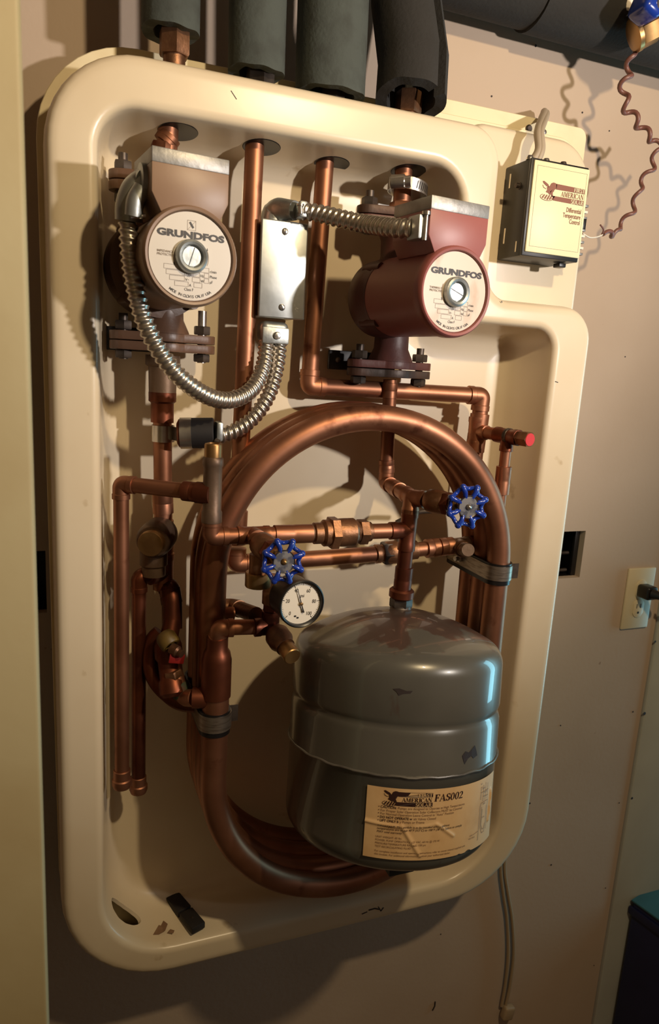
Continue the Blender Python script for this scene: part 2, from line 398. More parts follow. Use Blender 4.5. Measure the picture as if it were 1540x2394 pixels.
def put_serif(mb, s, x, y, h, fn, sx=1.0, shear=0.0, right=False):
    tot = sum(serif_glyph(c)[1] for c in s) * h * sx
    if right: x -= tot
    for c in s:
        g, adv = serif_glyph(c)
        for p in g: mb.flat([(x + a * h * sx + shear * b * h, y + b * h) for a, b in p], fn)
        x += adv * h * sx
    return tot

# ================================================================ SETTING
YW, YF, YB = 0.86, 0.72, 0.80          # wall, front of tray, flange of tray
E0 = EYE.z
def W(x, y, z): return Vector((x, y, E0 + z))

def sheet_with_holes(xs, zs, skip, Y0, Y1):
    """wall slab between Y0 (room side) and Y1 with rectangular openings"""
    mb = MB()
    for i in range(len(xs) - 1):
        for j in range(len(zs) - 1):
            if (i, j) in skip: continue
            mb.face(mb.ring([W(xs[i], Y0, zs[j]), W(xs[i + 1], Y0, zs[j]), W(xs[i + 1], Y0, zs[j + 1]), W(xs[i], Y0, zs[j + 1])]))
    for (i, j) in skip:
        a, b, c, d = xs[i], xs[i + 1], zs[j], zs[j + 1]
        for p, q in (((a, c), (b, c)), ((b, c), (b, d)), ((b, d), (a, d)), ((a, d), (a, c))):
            mb.face(mb.ring([W(p[0], Y0, p[1]), W(q[0], Y0, q[1]), W(q[0], Y1, q[1]), W(p[0], Y1, p[1])]))
    return mb
SEAM = 0.9475
vt, vb = V(1369, 1241, YW), V(1352, 1350, YW)
lt, lb = V(96, 1299, YW), V(96, 1436, YW)
lx0, lx1 = V(60, 1365, YW).x, V(108, 1365, YW).x
xs = [-0.55, lx0, lx1, 0.660, vt.x, SEAM]
zs = [-1.45, vb.z - E0, min(lb.z - E0, vb.z - E0 + .001), max(lt.z - E0, lb.z - E0 + .01), vt.z - E0, 0.85]
zs = [-1.45, vb.z - E0, vt.z - E0, 0.85]
struct(obj('wall_back', sheet_with_holes(xs, zs, [(1, 1), (3, 1)], YW, YW + 0.012), MT['wall'], recalc=False))
struct(obj('wall_right', MB().box(W((SEAM + 0.004 + 2.0) / 2, YW + 0.006, -0.3), (2.0 - SEAM - 0.004, 0.02, 2.3), bevel=0.003), MT['wall2']))
struct(obj('floor', MB().box(W(0.6, -0.4, -1.475), (3.6, 3.2, 0.05)), MT['concrete']))
struct(obj('door_1', MB().box(W(-0.0125 - 0.4, 0.42, -0.43), (0.8, 0.036, 2.0), rot=Matrix.Rotation(rad(-0.0), 3, 'Z'), bevel=0.002), MT['door']))

# wall openings and their dark boxes
def wall_box(x0, x1, z0, z1, label, rods):
    t = thing('electrical_box', W((x0 + x1) / 2, YW + 0.03, z0), label, 'box')
    mb = MB(); y0, y1 = YW + 0.012, YW + 0.06
    mb.box(W((x0 + x1) / 2, y1, (z0 + z1) / 2), (x1 - x0 + .004, .002, z1 - z0 + .004))
    for xx in (x0 - .001, x1 + .001): mb.box(W(xx, (y0 + y1) / 2, (z0 + z1) / 2), (.002, y1 - y0, z1 - z0 + .004))
    for zz in (z0 - .001, z1 + .001): mb.box(W((x0 + x1) / 2, (y0 + y1) / 2, zz), (x1 - x0, y1 - y0, .002))
    obj('box_body', mb, MT['black'], t, smooth=0)
    if rods:
        obj('side_frame', MB().box(W(x1 - .0045, YW + .014, (z0 + z1) / 2), (.009, .006, z1 - z0 - .002), bevel=.001), MT['black'], t)
        for zz in rods:
            r = obj('rod', MB().cyl(W(x0, YW + .02, zz), W(x1 - .012, YW + .02, zz), .0028, 12), MT['darksteel'], t)
            obj('knob', MB().sphere(W(x0 + .058, YW + .0165, zz + .001), .0052, seg=12), MT['darksteel'], t)
wall_box(0.660, vt.x, vb.z - E0, vt.z - E0, 'black open box set into the beige wall beside the cream tray', [V(1340, 1300, YW).z - E0, V(1330, 1345, YW).z - E0 + 0.003])
wall_box(lx0, lx1, vb.z - E0, vt.z - E0, 'dark open box in the wall left of the tray, mostly hidden', [])

# ================================================================ CREAM TRAY
def rpoly(cs, d, n=10):
    out = []
    for x, z, r, sx, sz, reflex in cs:
        if reflex: r2 = r + d; c = (x + r, z + r); a0, a1 = 180, 270
        else:
            r2 = max(r - d, 0.003); k = max(r, d + 0.003); c = (x + sx * k, z + sz * k)
            a0, a1 = {(1, -1): (180, 90), (-1, -1): (90, 0), (-1, 1): (0, -90), (1, 1): (-90, -180)}[(sx, sz)]
        for q in range(n + 1):
            a = rad(a0 + (a1 - a0) * q / n); out.append((c[0] + r2 * math.cos(a), c[1] + r2 * math.sin(a)))
    return out
OUT = [(-.006, .264, .085, 1, -1, 0), (.4645, .264, .040, -1, -1, 0), (.4645, .086, .028, -1, -1, 1), (.6185, .086, .042, -1, -1, 0), (.6185, -.724, .125, -1, 1, 0), (-.006, -.724, .125, 1, 1, 0)]
INN = [(.0405, .2165, .036, 1, -1, 0), (.4190, .2165, .040, -1, -1, 0), (.4190, .056, .030, -1, -1, 1), (.5615, .056, .026, -1, -1, 0), (.5615, -.686, .085, -1, 1, 0), (.0405, -.686, .080, 1, 1, 0)]
prof = [(OUT, .0005, .7995), (OUT, .0, .790), (OUT, .0, .745), (OUT, .0006, .733), (OUT, .0022, .7262), (OUT, .0050, .7222), (OUT, .0085, .7206), (OUT, .0125, .7201), (OUT, .0150, .7200),
        (INN, -.0095, .7200), (INN, -.0075, .7201), (INN, -.0045, .7208), (INN, -.0020, .7228), (INN, -.0005, .7265), (INN, .0005, .733), (INN, .0010, .740), (INN, .0055, .770), (INN, .0085, .782), (INN, .013, .790), (INN, .021, .7955), (INN, .031, .7975), (INN, .040, .798)]
mb = MB(); rings = [mb.ring([W(x, Y, z) for x, z in rpoly(c, d)]) for c, d, Y in prof]
mb.skin(rings, True, False, True)
bmesh.ops.triangulate(mb.bm, faces=[f for f in mb.bm.faces if len(f.verts) > 4])
tray = thing('mounting_tray', W(.306, .79, -.73), 'large cream moulded tray on the wall holding all the pipes and pumps', 'tray')
shell = obj('shell', mb, MT['cream'], tray, smooth=50)
# make the floor of the tray solid where the drain hole is cut
ha = rad(222); hn = Vector((math.cos(ha), 0, math.sin(ha))); hu = Vector((-math.sin(ha), 0, math.cos(ha)))
hc = W(.1205 + .08 * math.cos(ha), .757, -.606 + .08 * math.sin(ha))
sol = shell.modifiers.new('s', 'SOLIDIFY'); sol.thickness = 0.004; sol.offset = -1.0
cutter = obj('cutter', MB().prism([(.0255 * math.cos(2 * PI * k / 40), .0120 * math.sin(2 * PI * k / 40)) for k in range(40)], hc - hn * .03, hu, Vector((0, 1, 0)), hn, .06), MT['black'])
bo = shell.modifiers.new('b', 'BOOLEAN'); bo.operation = 'DIFFERENCE'; bo.object = cutter; bo.solver = 'EXACT'
def bake(o, ang):
    bpy.context.view_layer.update()
    me = bpy.data.meshes.new_from_object(o.evaluated_get(bpy.context.evaluated_depsgraph_get()))
    o.modifiers.clear(); o.data = me
    for p in me.polygons: p.use_smooth = True
    me.set_sharp_from_angle(angle=rad(ang))
bake(shell, 50)
bpy.data.objects.remove(cutter)
FLG = [(-.0125, .2945, .095, 1, -1, 0), (.6260, .2945, .03, -1, -1, 0), (.6260, -.738, .125, -1, 1, 0), (-.0075, -.738, .125, 1, 1, 0)]
mb = MB(); mb.skin([mb.ring([W(x, Y, z) for x, z in rpoly(FLG, d)]) for d, Y in ((0, .8045), (0, .8008), (.0008, .8000))], True, True, True)
obj('flange', mb, MT['flange'], tray, smooth=30)
BRD = [(.400, .312, .010, 1, -1, 0), (.6390, .312, .012, -1, -1, 0), (.6390, -.30, .02, -1, 1, 0), (.400, -.30, .02, 1, 1, 0)]
board = thing('backing_board', W(.52, .81, -.30), 'flat cream backing board behind the upper right corner of the tray', 'board')
mb = MB(); mb.skin([mb.ring([W(x, Y, z) for x, z in rpoly(BRD, d)]) for d, Y in ((0, .8110), (0, .8058), (.0008, .8050))], True, True, True)
obj('panel', mb, MT['flange'], board, smooth=30)
PAD = [(.4520, .287, .02, 1, -1, 0), (.6330, .287, .055, -1, -1, 0), (.6330, .060, .02, -1, 1, 0), (.4520, .060, .02, 1, 1, 0)]
mb = MB(); mb.skin([mb.ring([W(x, Y, z) for x, z in rpoly(PAD, d)]) for d, Y in ((0, .8049), (.0015, .786), (.003, .7795), (.007, .7755), (.011, .7750))], True, False, True)
obj('controller_pad', mb, MT['cream'], tray, smooth=40)
bp = V(1235, 301, .805)
mb = MB(); mb.lathe(bp, (0, -1, 0), [(.0045, 0), (.0045, .0015), (.003, .003), (0, .003)], 16)
obj('bolt_head', mb, MT['darksteel'], board)
mb = MB(); mb.lathe(V(1270, 310, .805), (0, -1, 0), [(.0032, 0), (.0030, .0025), (0, .003)], 16)
obj('bolt_head', mb, MT['steel'], board)
HOLES = [(.1098, .756), (.1947, .7588), (.2757, .7700), (.3610, .7560)]
for x, y in HOLES:
    obj('dark_hole_disc', MB().lathe(W(x + .0065, y, .2159 - (.0010 + .0045 * (y - .740) / .030)), (0, .15, 1), [(.0030, 0), (.0190, 0), (.0196, .0006), (.0196, .0050), (.0030, .0050)], 32), MT['plastic'], tray)  # black disc stands in for the shaded inside of the pipe hole
# rub marks and dirt with their own outline
def floor_pt(px, py, z=-.6815):
    r = V(px, py, 1) - EYE; return EYE + r * (z / r.z)

# ================================================================ PIPES THROUGH THE TOP
def riser(x, y, zt, label, parts):
    t = thing('copper_pipe', W(x, y, 0), label, 'pipe')
    return t
# union nuts on top of the tray
def union(parent, x, y, z0, z1, r=.0145, m='brass', lean=(0, 0)):
    obj('union_nut', MB().hexa(W(x, y, z1 - .022), W(x + lean[0], y + lean[1], z1), r), MT[m], parent)
    obj('nipple', MB().cyl(W(x, y, z0), W(x, y, z1 - .021), .0105), MT[m], parent)

# pump axis data
P1 = dict(C=V(447, 600, .635), X=.1045, Y=.757, zt=V(300, 425, .75).z - E0, zb=V(370, 798, .735).z - E0)
P2 = dict(C=V(1065, 683, .615), X=.3625, Y=.757, zt=V(880, 500, .74).z - E0, zb=V(905, 862, .735).z - E0)

# pipe 1
t = thing('copper_pipe', W(P1['X'], .757, P1['zt']), 'short copper pipe entering the top of the brown pump through the tray', 'pipe')
obj('pipe', MB().cyl(W(.1098, .756, .262), W(P1['X'], .757, P1['zt'] + .008), .0100), MT['copper'], t)
obj('hex_adapter', MB().hexa(V(381, 358, .757), V(383, 337, .757), .0132), MT['copper'], t)
obj('coupling', coupling_mb(V(384, 337, .757), W(.1090, .756, .2085), .0100), MT['copper'], t)
union(t, .112, .756, .255, .300, .0150, 'bronze')
# pipe 2
e2 = W(.1880, .759, -.222)
low_end = V(1118, 1271, .728)
t = thing('copper_pipe', W(.19, .759, -.22), 'tall straight copper pipe between the brown pump and the steel switch box', 'pipe')
obj('pipe', MB().cyl(W(.1947, .7588, .262), W(.1885, .759, -.180), R34), MT['copper'], t)
obj('coupling', coupling_mb(W(.1889, .759, -.166), W(.1882, .759, -.205), R34), MT['copper'], t)
obj('elbow', elbow_mb(W(.1885, .759, -.10), W(.1880, .758, -.228), W(.30, .748, -.228), R34), MT['copper'], t)
obj('pipe', MB().cyl(W(.205, .757, -.228), V(880, 1295, .745), R34 * .98), MT['copper'], t)
union(t, .1975, .759, .255, .288, .0145, 'darksteel')
# pipe 3
t = thing('copper_pipe', W(.2757, .77, -.02), 'copper pipe left of the red pump turning right below it', 'pipe')
a, b = V(722, 903, .772), V(1126, 925, .757)
pipe_run(t, [W(.2757, .770, .262), a, b, V(1113, 1010, .757), W(b.x - .003, .757, -.16)][0:3], R34, MT['copper'])
p3d = b + Vector((-.002, 0, -.045))
obj('elbow', elbow_mb(a, b, p3d, R34), MT['copper'], t)
tee3 = V(1114, 1008, .757)
obj('pipe', MB().cyl(b + Vector((0, 0, -.012)), tee3 + Vector((0, 0, -.10)), R34), MT['copper'], t)
obj('coupling', coupling_mb(b + Vector((0, 0, -.022)), tee3 + Vector((0, 0, -.026)), R34 * 1.06), MT['copper'], t)
redc = V(1238, 1028, .672)
rd = (redc - tee3).normalized()
obj('tee', tee_mb(tee3, (0, 0, 1), (0, 0, -1), rd, R34, 1.8, R12), MT['copper'], t)
rt = tee3 + rd * .052
obj('pipe', MB().cyl(tee3 + rd * .01, redc - rd * .03, R12), MT['copper'], t)
obj('branch_tee', tee_mb(rt, rd, -rd, (0, 0, -1), R12 * 1.05, 2.2, R12 * .9), MT['copper_dark'], t)
obj('branch_pipe', MB().cyl(rt + Vector((0, 0, -.012)), rt + Vector((.0, 0, -.10)), R12 * .85), MT['copper'], t)
obj('coupling', coupling_mb(rt + Vector((0, 0, -.036)), rt + Vector((0, 0, -.070)), R12 * 1.05), MT['copper'], t)
union(t, .2770, .768, .255, .286, .0145, 'darksteel')
v = thing('drain_valve', redc, 'small hex drain valve with a red painted end', 'valve')
obj('valve_body', MB().lathe(redc - rd * .036, rd, [(R12 * 1.0, 0), (R12 * 1.25, .001), (R12 * 1.25, .005), (R12 * .9, .007), (R12 * .9, .011)], 20), MT['darksteel'], v)
obj('hex_nut', MB().hexa(redc - rd * .026, redc - rd * .014, R12 * 1.15), MT['bronze'], v)
obj('hex_nut', MB().hexa(redc - rd * .0135, redc, R12 * 1.2), MT['bronze'], v)
obj('red_end', MB().lathe(redc - rd * .0005, rd, [(R12 * .98, 0), (R12 * .95, .0012), (0, .0012)], 24), MT['redplastic'], v, label='round red painted end')
# pipe 4 into pump 2
t = thing('copper_pipe', W(P2['X'], .757, P2['zt']), 'short copper pipe entering the top of the red pump through the tray', 'pipe')
obj('pipe', MB().cyl(W(.3610, .756, .262), W(P2['X'], .757, P2['zt'] + .012), R34), MT['copper'], t)
obj('hex_adapter', MB().hexa(W(P2['X'], .757, P2['zt'] + .009), W(P2['X'], .757, P2['zt'] + .019), .0135), MT['copper'], t)
union(t, .3620, .757, .255, .292, .0145, 'bronze')
# loose hose clamp on it
cz = V(956, 440, .75).z - E0
t = thing('hose_clamp', W(.366, .745, cz), 'loose stainless hose clamp around the pipe above the red pump', 'clamp')
mb = MB(); n = 48; ra = []
for j in range(n):
    a = 2 * PI * j / n; p = W(.366, .752, cz) + Vector((math.cos(a) * .0215, math.sin(a) * .0215, .003 * math.cos(a) * -1))
    o_ = Vector((math.cos(a), math.sin(a), 0))
    ra.append(mb.ring([p + o_ * .0005 + Vector((0, 0, .0062)), p + o_ * .0005 - Vector((0, 0, .0062)), p - o_ * .0005 - Vector((0, 0, .0062)), p - o_ * .0005 + Vector((0, 0, .0062))]))
mb.skin(ra, True, False, False, True); obj('band', mb, MT['steel'], t, smooth=60)
mb = MB()
for j in range(14):
    a = rad(-88 + j * 7.5); o_ = Vector((math.cos(a), math.sin(a), 0)); p = W(.366, .752, cz) + o_ * .0218 + Vector((0, 0, .003 * math.cos(a) * -1))
    mb.box(p, (.0012, .0006, .0080), rot=Matrix.Rotation(a + PI / 2, 3, 'Z') @ Matrix.Rotation(rad(12), 3, 'Y'))
obj('slot', mb, MT['black'], t)
sc_ = W(.3490, .7345, cz + .001)
obj('screw_housing', MB().lathe(sc_ - Vector((.006, -.004, 0)), (.83, -.55, 0.05), [(.005, -.004), (.0072, -.003), (.0072, .011), (.0055, .012), (.0055, .018), (0, .0185)], 16), MT['steel'], t)

# ================================================================ PUMPS
def oval(a, r, rc, n=10):
    """rounded flange outline with two ears at +-a"""
    pts = []
    for k in range(n + 1): q = rad(-75 + 150 * k / n); pts.append((a + r * math.cos(q), r * math.sin(q)))
    for k in range(n + 1): q = rad(50 + 80 * k / n); pts.append((rc * math.cos(q), rc * math.sin(q)))
    for k in range(n + 1): q = rad(105 + 150 * k / n); pts.append((-a + r * math.cos(q), r * math.sin(q)))
    for k in range(n + 1): q = rad(230 + 80 * k / n); pts.append((rc * math.cos(q), rc * math.sin(q)))
    return pts
def nameplate_text(mb, mg, fn, logo, imp, made_y):
    put_text(mb, 'GRUNDFOS', 0, .0150, .0074, fn, bold=.052, sx=1.50, align='CENTER')
    put_text(mg, '\u00ae', .0262, .0182, .0036, fn)
    if logo:
        rect_outline(mg, -.0035, .0215, .0040, .0295, .0002, fn)
        stroke(mb, [(-.0012, .0278), (.0016, .0238)], .0017, fn); stroke(mg, [(-.0032, .0218), (.0037, .0292)], .0002, fn)
    for k, s in enumerate(imp): put_text(mg, s, -.0295, .0012 - k * .0026, .0026, fn, bold=.01)
    for sgn in (-1, 1):
        stroke(mg, [(x * sgn, y) for x, y in arc(0, 0, .0158, .0158, -22, 24, 8)], .00028, fn)
        y = .0068 * sgn; mb.flat([(sgn * .0145 + .0006, y - sgn * .0002), (sgn * .0145 - .0010, y - sgn * .001), (sgn * .0145, y + sgn * .0022)], fn)
    for x0, y0, x1, y1 in ((-.0235, -.0118, -.0105, -.0078), (.0090, -.0118, .0165, -.0078), (-.0215, -.0162, -.0050, -.0122), (.0020, -.0162, .0082, -.0122), (.0122, -.0162, .0165, -.0122), (-.0185, -.0206, -.0052, -.0166), (.0015, -.0206, .0086, -.0166), (.0122, -.0206, .0165, -.0166), (-.0140, -.0250, -.0018, -.0210), (.0030, -.0250, .0105, -.0210)):
        rect_outline(mg, x0, y0, x1, y1, .00022, fn)
    for s, x, y in (('No', -.0100, -.0116), ('r/min', .0172, -.0116), ('Type', -.0046, -.0160), ('Hz', .0087, -.0160), ('Phase', .0172, -.0160), ('V\u223c', -.0046, -.0204), ('W', .0091, -.0204), ('\u00b5F', .0172, -.0204), ('A', -.0012, -.0248), ('Class F', -.0055, -.0284)):
        put_text(mb, s, x, y, .0034, fn, sx=.85)
    s = 'MADE IN CLOVIS CALIF USA'; rr_ = .0342; a0 = -122.0; da = 64.0 / (len(s) - 1)
    for k, ch in enumerate(s):
        a = rad(a0 + da * k); ca, sa = math.cos(a + PI / 2), math.sin(a + PI / 2)
        for p in text_polys(ch, .0034, .008, align='CENTER'):
            mb.flat([(rr_ * math.cos(a) + x * ca - y * sa, rr_ * math.sin(a) + x * sa + y * ca) for x, y in p], fn)

def make_pump(D, R, yaw, paint, cast, plate, label, logo, imp, slot_ang, fl_rot, stud, vk):
    C = D['C']; a = rad(yaw); n = Vector((math.sin(a), -math.cos(a), 0)); u = Vector((math.cos(a), math.sin(a), 0)); z = Vector((0, 0, 1))
    t = thing('circulator_pump', W(D['X'], D['Y'], D['zb']), label, 'pump')
    k = R / .042
    obj('motor_housing', MB().lathe(C, n, [(R * .3, -.105), (R * .94, -.104), (R * .965, -.10), (R * .965, -.014), (R * 1.0, -.012), (R * 1.0, -.003), (R * .985, .0), (R * .95, .0018), (R * .90, .0012), (R * .882, -.001), (R * .875, -.0025), (0, -.0025)], 96), MT[paint], t)
    pl = obj('nameplate', MB().lathe(C, n, [(R * .868, -.0024), (R * .866, -.0012), (0, -.0012)], 64), MT[plate], t)
    fn = lambda x, y: C + u * (x * k) + z * (y * k) + n * -.0009
    mb, mg = MB(), MB(); nameplate_text(mb, mg, fn, logo, imp, 0)
    obj('lettering', mb, MT['ink'], pl, smooth=0, recalc=False); obj('fine_print', mg, MT['greyink'], pl, smooth=0, recalc=False)
    vp = obj('vent_plug', MB().lathe(C, n, [(.0140, -.0012), (.0140, .0022), (.0134, .0042), (.0116, .0052), (.0096, .0044), (.0088, .0030), (.0087, .0003), (0, .0003)], 48), MT['zinc'], t)
    sm = MB(); sm.lathe(C, n, [(.0083, .0002), (.0083, .0014), (.0080, .0017), (0, .0017)], 40)
    s1 = obj('screw', sm, MT['zinc'], vp)
    obj('slot', MB().box(C + n * .0017, (.0156, .0007, .0006), rot=Matrix((u, n, z)).transposed() @ Matrix.Rotation(rad(-slot_ang), 3, 'Y')), MT['black'], vp)
    # terminal box with its cast cap
    w_ = .0335 * k
    poly = [(-w_, .0710), (w_, .0710), (w_, .0470), (w_ * .80, .0330), (-w_ * .76, .0330), (-w_, .0480)]
    tb = obj('terminal_box', MB().prism(poly, C - n * .066, u, z, n, .0625, .0008), MT[paint], t, smooth=30)
    cp = MB().prism([(-w_ * 1.004, .0706), (w_ * 1.004, .0706), (w_ * 1.004, .0826), (-w_ * 1.004, .0826)], C - n * .0664, u, z, n, .0632, .0009)
    cap_ = obj('terminal_cap', cp, MT['capgrey'], t, smooth=30)
    # volute, necks, flanges
    vc = C - n * .105
    ax = Vector((D['X'], D['Y'], 0))
    mb = MB().lathe(vc, n, [(R * .5, -.042), (R * .86 * vk, -.040), (R * .98 * vk, -.032), (R * 1.0 * vk, -.012), (R * .96 * vk, -.004), (R * .98 * vk, .002), (R * .96, .003)], 96)
    zc = C.z - E0
    for s, ze in ((1, D['zt'] - .0085), (-1, D['zb'] + .0085)):
        L = abs(ze - zc); p0 = Vector((D['X'], D['Y'], C.z))
        mb.lathe(p0, (0, 0, s), [(.024, R * .3), (.0195, L - .030), (.0200, L - .014), (.0255, L - .002), (.026, L)], 64)
    obj('volute', mb, MT[cast], t)
    for q in (45, 135, 225, 315):
        p = vc + (u * math.cos(rad(q)) + z * math.sin(rad(q))) * R * (vk - .08)
        obj('volute_bolt', MB().cyl(p - n * .02, p + n * .012, .0052, 12), MT[cast], t)
    fr = Matrix.Rotation(rad(fl_rot), 3, 'Z'); fu, fv = fr @ Vector((1, 0, 0)), fr @ Vector((0, 1, 0))
    for s, ze in ((1, D['zt']), (-1, D['zb'])):
        o1 = W(D['X'], D['Y'], ze - (.0088 if s > 0 else 0)); o2 = W(D['X'], D['Y'], ze + (.0008 if s > 0 else -.0096))
        obj('pump_flange', MB().prism(oval(.040, .0135, .0255), o1, fu, fv, z, .0088, .001), MT[cast], t, smooth=30)
        obj('pipe_flange', MB().prism(oval(.040, .0135, .0260), o2, fu, fv, z, .0088, .001), MT['ironflange' if cast == 'redcast' else 'browncast'], t, smooth=30)
        for e in (-1, 1):
            p = W(D['X'], D['Y'], ze) + fu * (.040 * e)
            hi = .034 if (s < 0 and e > 0 and stud) else .0255
            mb = MB().cyl(p - z * .019, p + z * hi, .0045, 14)
            bo_ = obj('flange_bolt', mb, MT['steel' if (stud and s < 0 and e > 0) else 'darksteel'], t)
            obj('nut', MB().hexa(p + z * .0098, p + z * .0185, .0088), MT['darksteel'], bo_)
            obj('bolt_head', MB().hexa(p - z * .0180, p - z * .0098, .0088), MT['darksteel'], bo_)
    return t, C, u, n, z
pump1, C1, u1, n1, z1 = make_pump(P1, .0415, 7, 'brownpaint', 'browncast', 'plate', 'brown circulator pump on the left with a round cream nameplate', True, ('IMPEDANCE', 'PROTECTED'), 72, 4, True, 1.17)
pump2, C2, u2, n2, z2 = make_pump(P2, .0425, 7, 'redpaint', 'redcast', 'plate_stained', 'dull red circulator pump with a stained round nameplate', False, ('THERMALLY', 'PROTECTED'), -20, 4, False, 0.99)
# small black bracket behind the red pump's lower flange
c = V(800, 842, .775)
t = thing('bracket', c, 'small black metal bracket behind the lower flange of the red pump', 'bracket')
obj('plate', MB().box(c + Vector((.03, .012, 0)), (.086, .005, .022), bevel=.001), MT['plastic'], t)
obj('screw', MB().lathe(c + Vector((-.002, .0095, 0)), (0, -1, 0), [(.0035, 0), (.003, .0015), (0, .002)], 14), MT['steel'], t)
c = V(262, 790, .775)
t = thing('bracket', c, 'small dark bracket behind the lower flange of the brown pump', 'bracket')
obj('plate', MB().box(c + Vector((.026, .012, 0)), (.066, .005, .024), bevel=.001), MT['plastic'], t)

# ================================================================ LINE BELOW THE BROWN PUMP
X1, Y1 = .1040, .757
zf = P1['zb'] - .0113
def zat(px, py, Y=.757): return V(px, py, Y).z - E0
t = thing('copper_pipe', W(X1, Y1, zat(398, 1480, .735)), 'copper pipe running down from the brown pump to the valve beside the coil', 'pipe')
za, zb_ = zat(378, 915), zat(378, 945)
obj('adapter', MB().lathe(W(X1, Y1, zf - .002), (0, 0, -1), [(.0175, 0), (.0175, .010), (.0145, .012), (.0140, zf - za)], 28), MT['oldbronze'], t)
obj('collar', MB().lathe(W(X1, Y1, za), (0, 0, -1), [(.0125, -.001), (.0142, .001), (.0142, .010), (.0118, .012), (.0118, .032)], 28), MT['copper_dark'], t)
ztee = zat(380, 1335)
obj('pipe', MB().cyl(W(X1, Y1, za - .02), W(X1 + .003, Y1, ztee), R34), MT['copper'], t)
obj('coupling', coupling_mb(W(X1 + .001, Y1, zat(377, 1150)), W(X1 + .002, Y1, zat(377, 1200)), R34), MT['copper'], t)
obj('coupling', coupling_mb(W(X1 + .002, Y1, zat(385, 1215)), W(X1 + .0025, Y1, zat(388, 1290)), R34), MT['copper'], t)
tc = W(X1 + .003, Y1, zat(382, 1335))
obj('tee', tee_mb(tc, (0, 0, 1), (0, 0, -1), (-.75, -.5, .0), R34, 2.1), MT['copper'], t)
m1, m2, m3 = V(402, 1400, .745), V(402, 1470, .735), V(392, 1510, .725)
obj('offset_bend', MB().tube(bend_path([tc + Vector((0, 0, -.02)), V(396, 1372, .752), m1, m2], .03, 6), R34 * 1.12), MT['copper_dark'], t)
obj('coupling', coupling_mb(V(396, 1375, .751), V(402, 1412, .745), R34 * 1.06), MT['copper_dark'], t)
obj('pipe', MB().cyl(m2 + Vector((0, 0, .01)), m3, R34), MT['copper_dark'], t)
# air vent with a brass cap in front of the pipe
vc_ = W(X1 - .004, Y1 - .012, zat(368, 1245)); vd = Vector((-.35, -.90, -.02)).normalized()
t = thing('air_vent', vc_ + Vector((0, 0, -.03)), 'bronze fitting with a round brass cap on the pipe below the brown pump', 'valve')
mb = MB().lathe(vc_ - vd * .012, vd, [(.010, 0), (.0185, .004), (.0192, .020), (.0185, .034), (.0165, .038), (.0160, .039)], 32)
mb.lathe(vc_ + Vector((-.006, -.006, -.004)), (0, 0, -1), [(.0145, 0), (.0145, .026), (.0125, .028), (.0125, .038)], 28)
obj('vent_body', mb, MT['oldbronze'], t)
obj('brass_cap', MB().lathe(vc_ + vd * .026, vd, [(.0135, 0), (.0135, .009), (.0125, .0105), (0, .0108)], 36), MT['brass'], t, label='round brass cap')
# second dead leg (short one)
d2 = V(325, 1312, .742); d2b = V(311, 1838, .742)
t = thing('copper_pipe', d2b, 'shorter capped copper pipe hanging beside the tray wall', 'pipe')
pipe_run(t, [tc + Vector((-.012, -.008, 0)), Vector((d2.x, d2.y, tc.z)), Vector((d2.x, d2.y, d2b.z))], R12, MT['copper_dark'], leg=2.2)
obj('end_cap', cap_mb(Vector((d2.x, d2.y, d2b.z + .012)), (0, 0, -1), R12), MT['copper'], t)
# first dead leg
rz = zat(494, 1155, .662)
dl = Vector((V(283, 1130, .722).x, .722, E0 + rz)); dlb = V(284, 1818, .722)
t = thing('copper_pipe', dlb, 'longer capped copper pipe hanging from an elbow at the far left of the tray', 'pipe')
rt_ = W(V(495, 1155, .662).x, .662, rz)
pipe_run(t, [rt_, dl, Vector((dl.x, dl.y, dlb.z))], R12, MT['copper'], MT['copper'], leg=2.0)
obj('coupling', coupling_mb(rt_ + (dl - rt_).normalized() * .012, rt_ + (dl - rt_).normalized() * .030, R12 * 1.12), MT['copper_dark'], t)
obj('end_cap', cap_mb(Vector((dl.x, dl.y, dlb.z + .010)), (0, 0, -1), R12 * 1.05), MT['copper'], t)

# ================================================================ CHECK VALVE LINE
YV = .664
hz = zat(640, 1250, YV)
xr = V(495, 1200, YV).x
t = thing('copper_pipe', W(xr, YV, hz - .03), 'horizontal copper pipe with the bronze check valve crossing in front of the coil', 'pipe')
pL = W(xr, YV, hz); pT = W(V(952, 1243, YV).x, YV, hz)
obj('elbow', elbow_mb(pL + Vector((0, 0, .08)), pL, pT, RV, 2.0), MT['copper'], t)
obj('pipe', MB().cyl(pL + Vector((.012, 0, 0)), pT, RV), MT['copper'], t)
def xs_(px, py=1250): return V(px, py, YV).x
def onl(px): return W(xs_(px), YV, hz)
obj('valve_tee', tee_mb(onl(592), (1, 0, 0), (-1, 0, 0), (0.02, -1, -.02), RV, 2.0), MT['copper'], t)
obj('coupling', coupling_mb(onl(640), onl(728), RV * 1.04), MT['copper'], t)
obj('pipe_joint', MB().lathe(onl(728), (1, 0, 0), [(RV * 1.02, 0), (RV * 1.08, .0008), (RV * 1.08, .0022), (RV, .003)], 24), MT['solder'], t)
x0 = xs_(732)
obj('check_valve', MB().lathe(onl(730), (1, 0, 0), [(.0085, 0), (.0112, .0015), (.0112, xs_(752) - x0), (.0140, xs_(758) - x0), (.0140, xs_(788) - x0 - .002), (.0146, xs_(789) - x0), (.0150, xs_(800) - x0), (.0150, xs_(832) - x0 - .003), (.0118, xs_(834) - x0), (.0112, xs_(856) - x0), (.0105, xs_(866) - x0), (.0090, xs_(868) - x0)], 40), MT['bronze'], t)
obj('hex_nut', MB().hexa(onl(768), onl(788), .0176, ch=.04), MT['bronze'], t)
obj('hex_nut', MB().hexa(onl(836), onl(856), .0140, ch=.04), MT['bronze'], t)
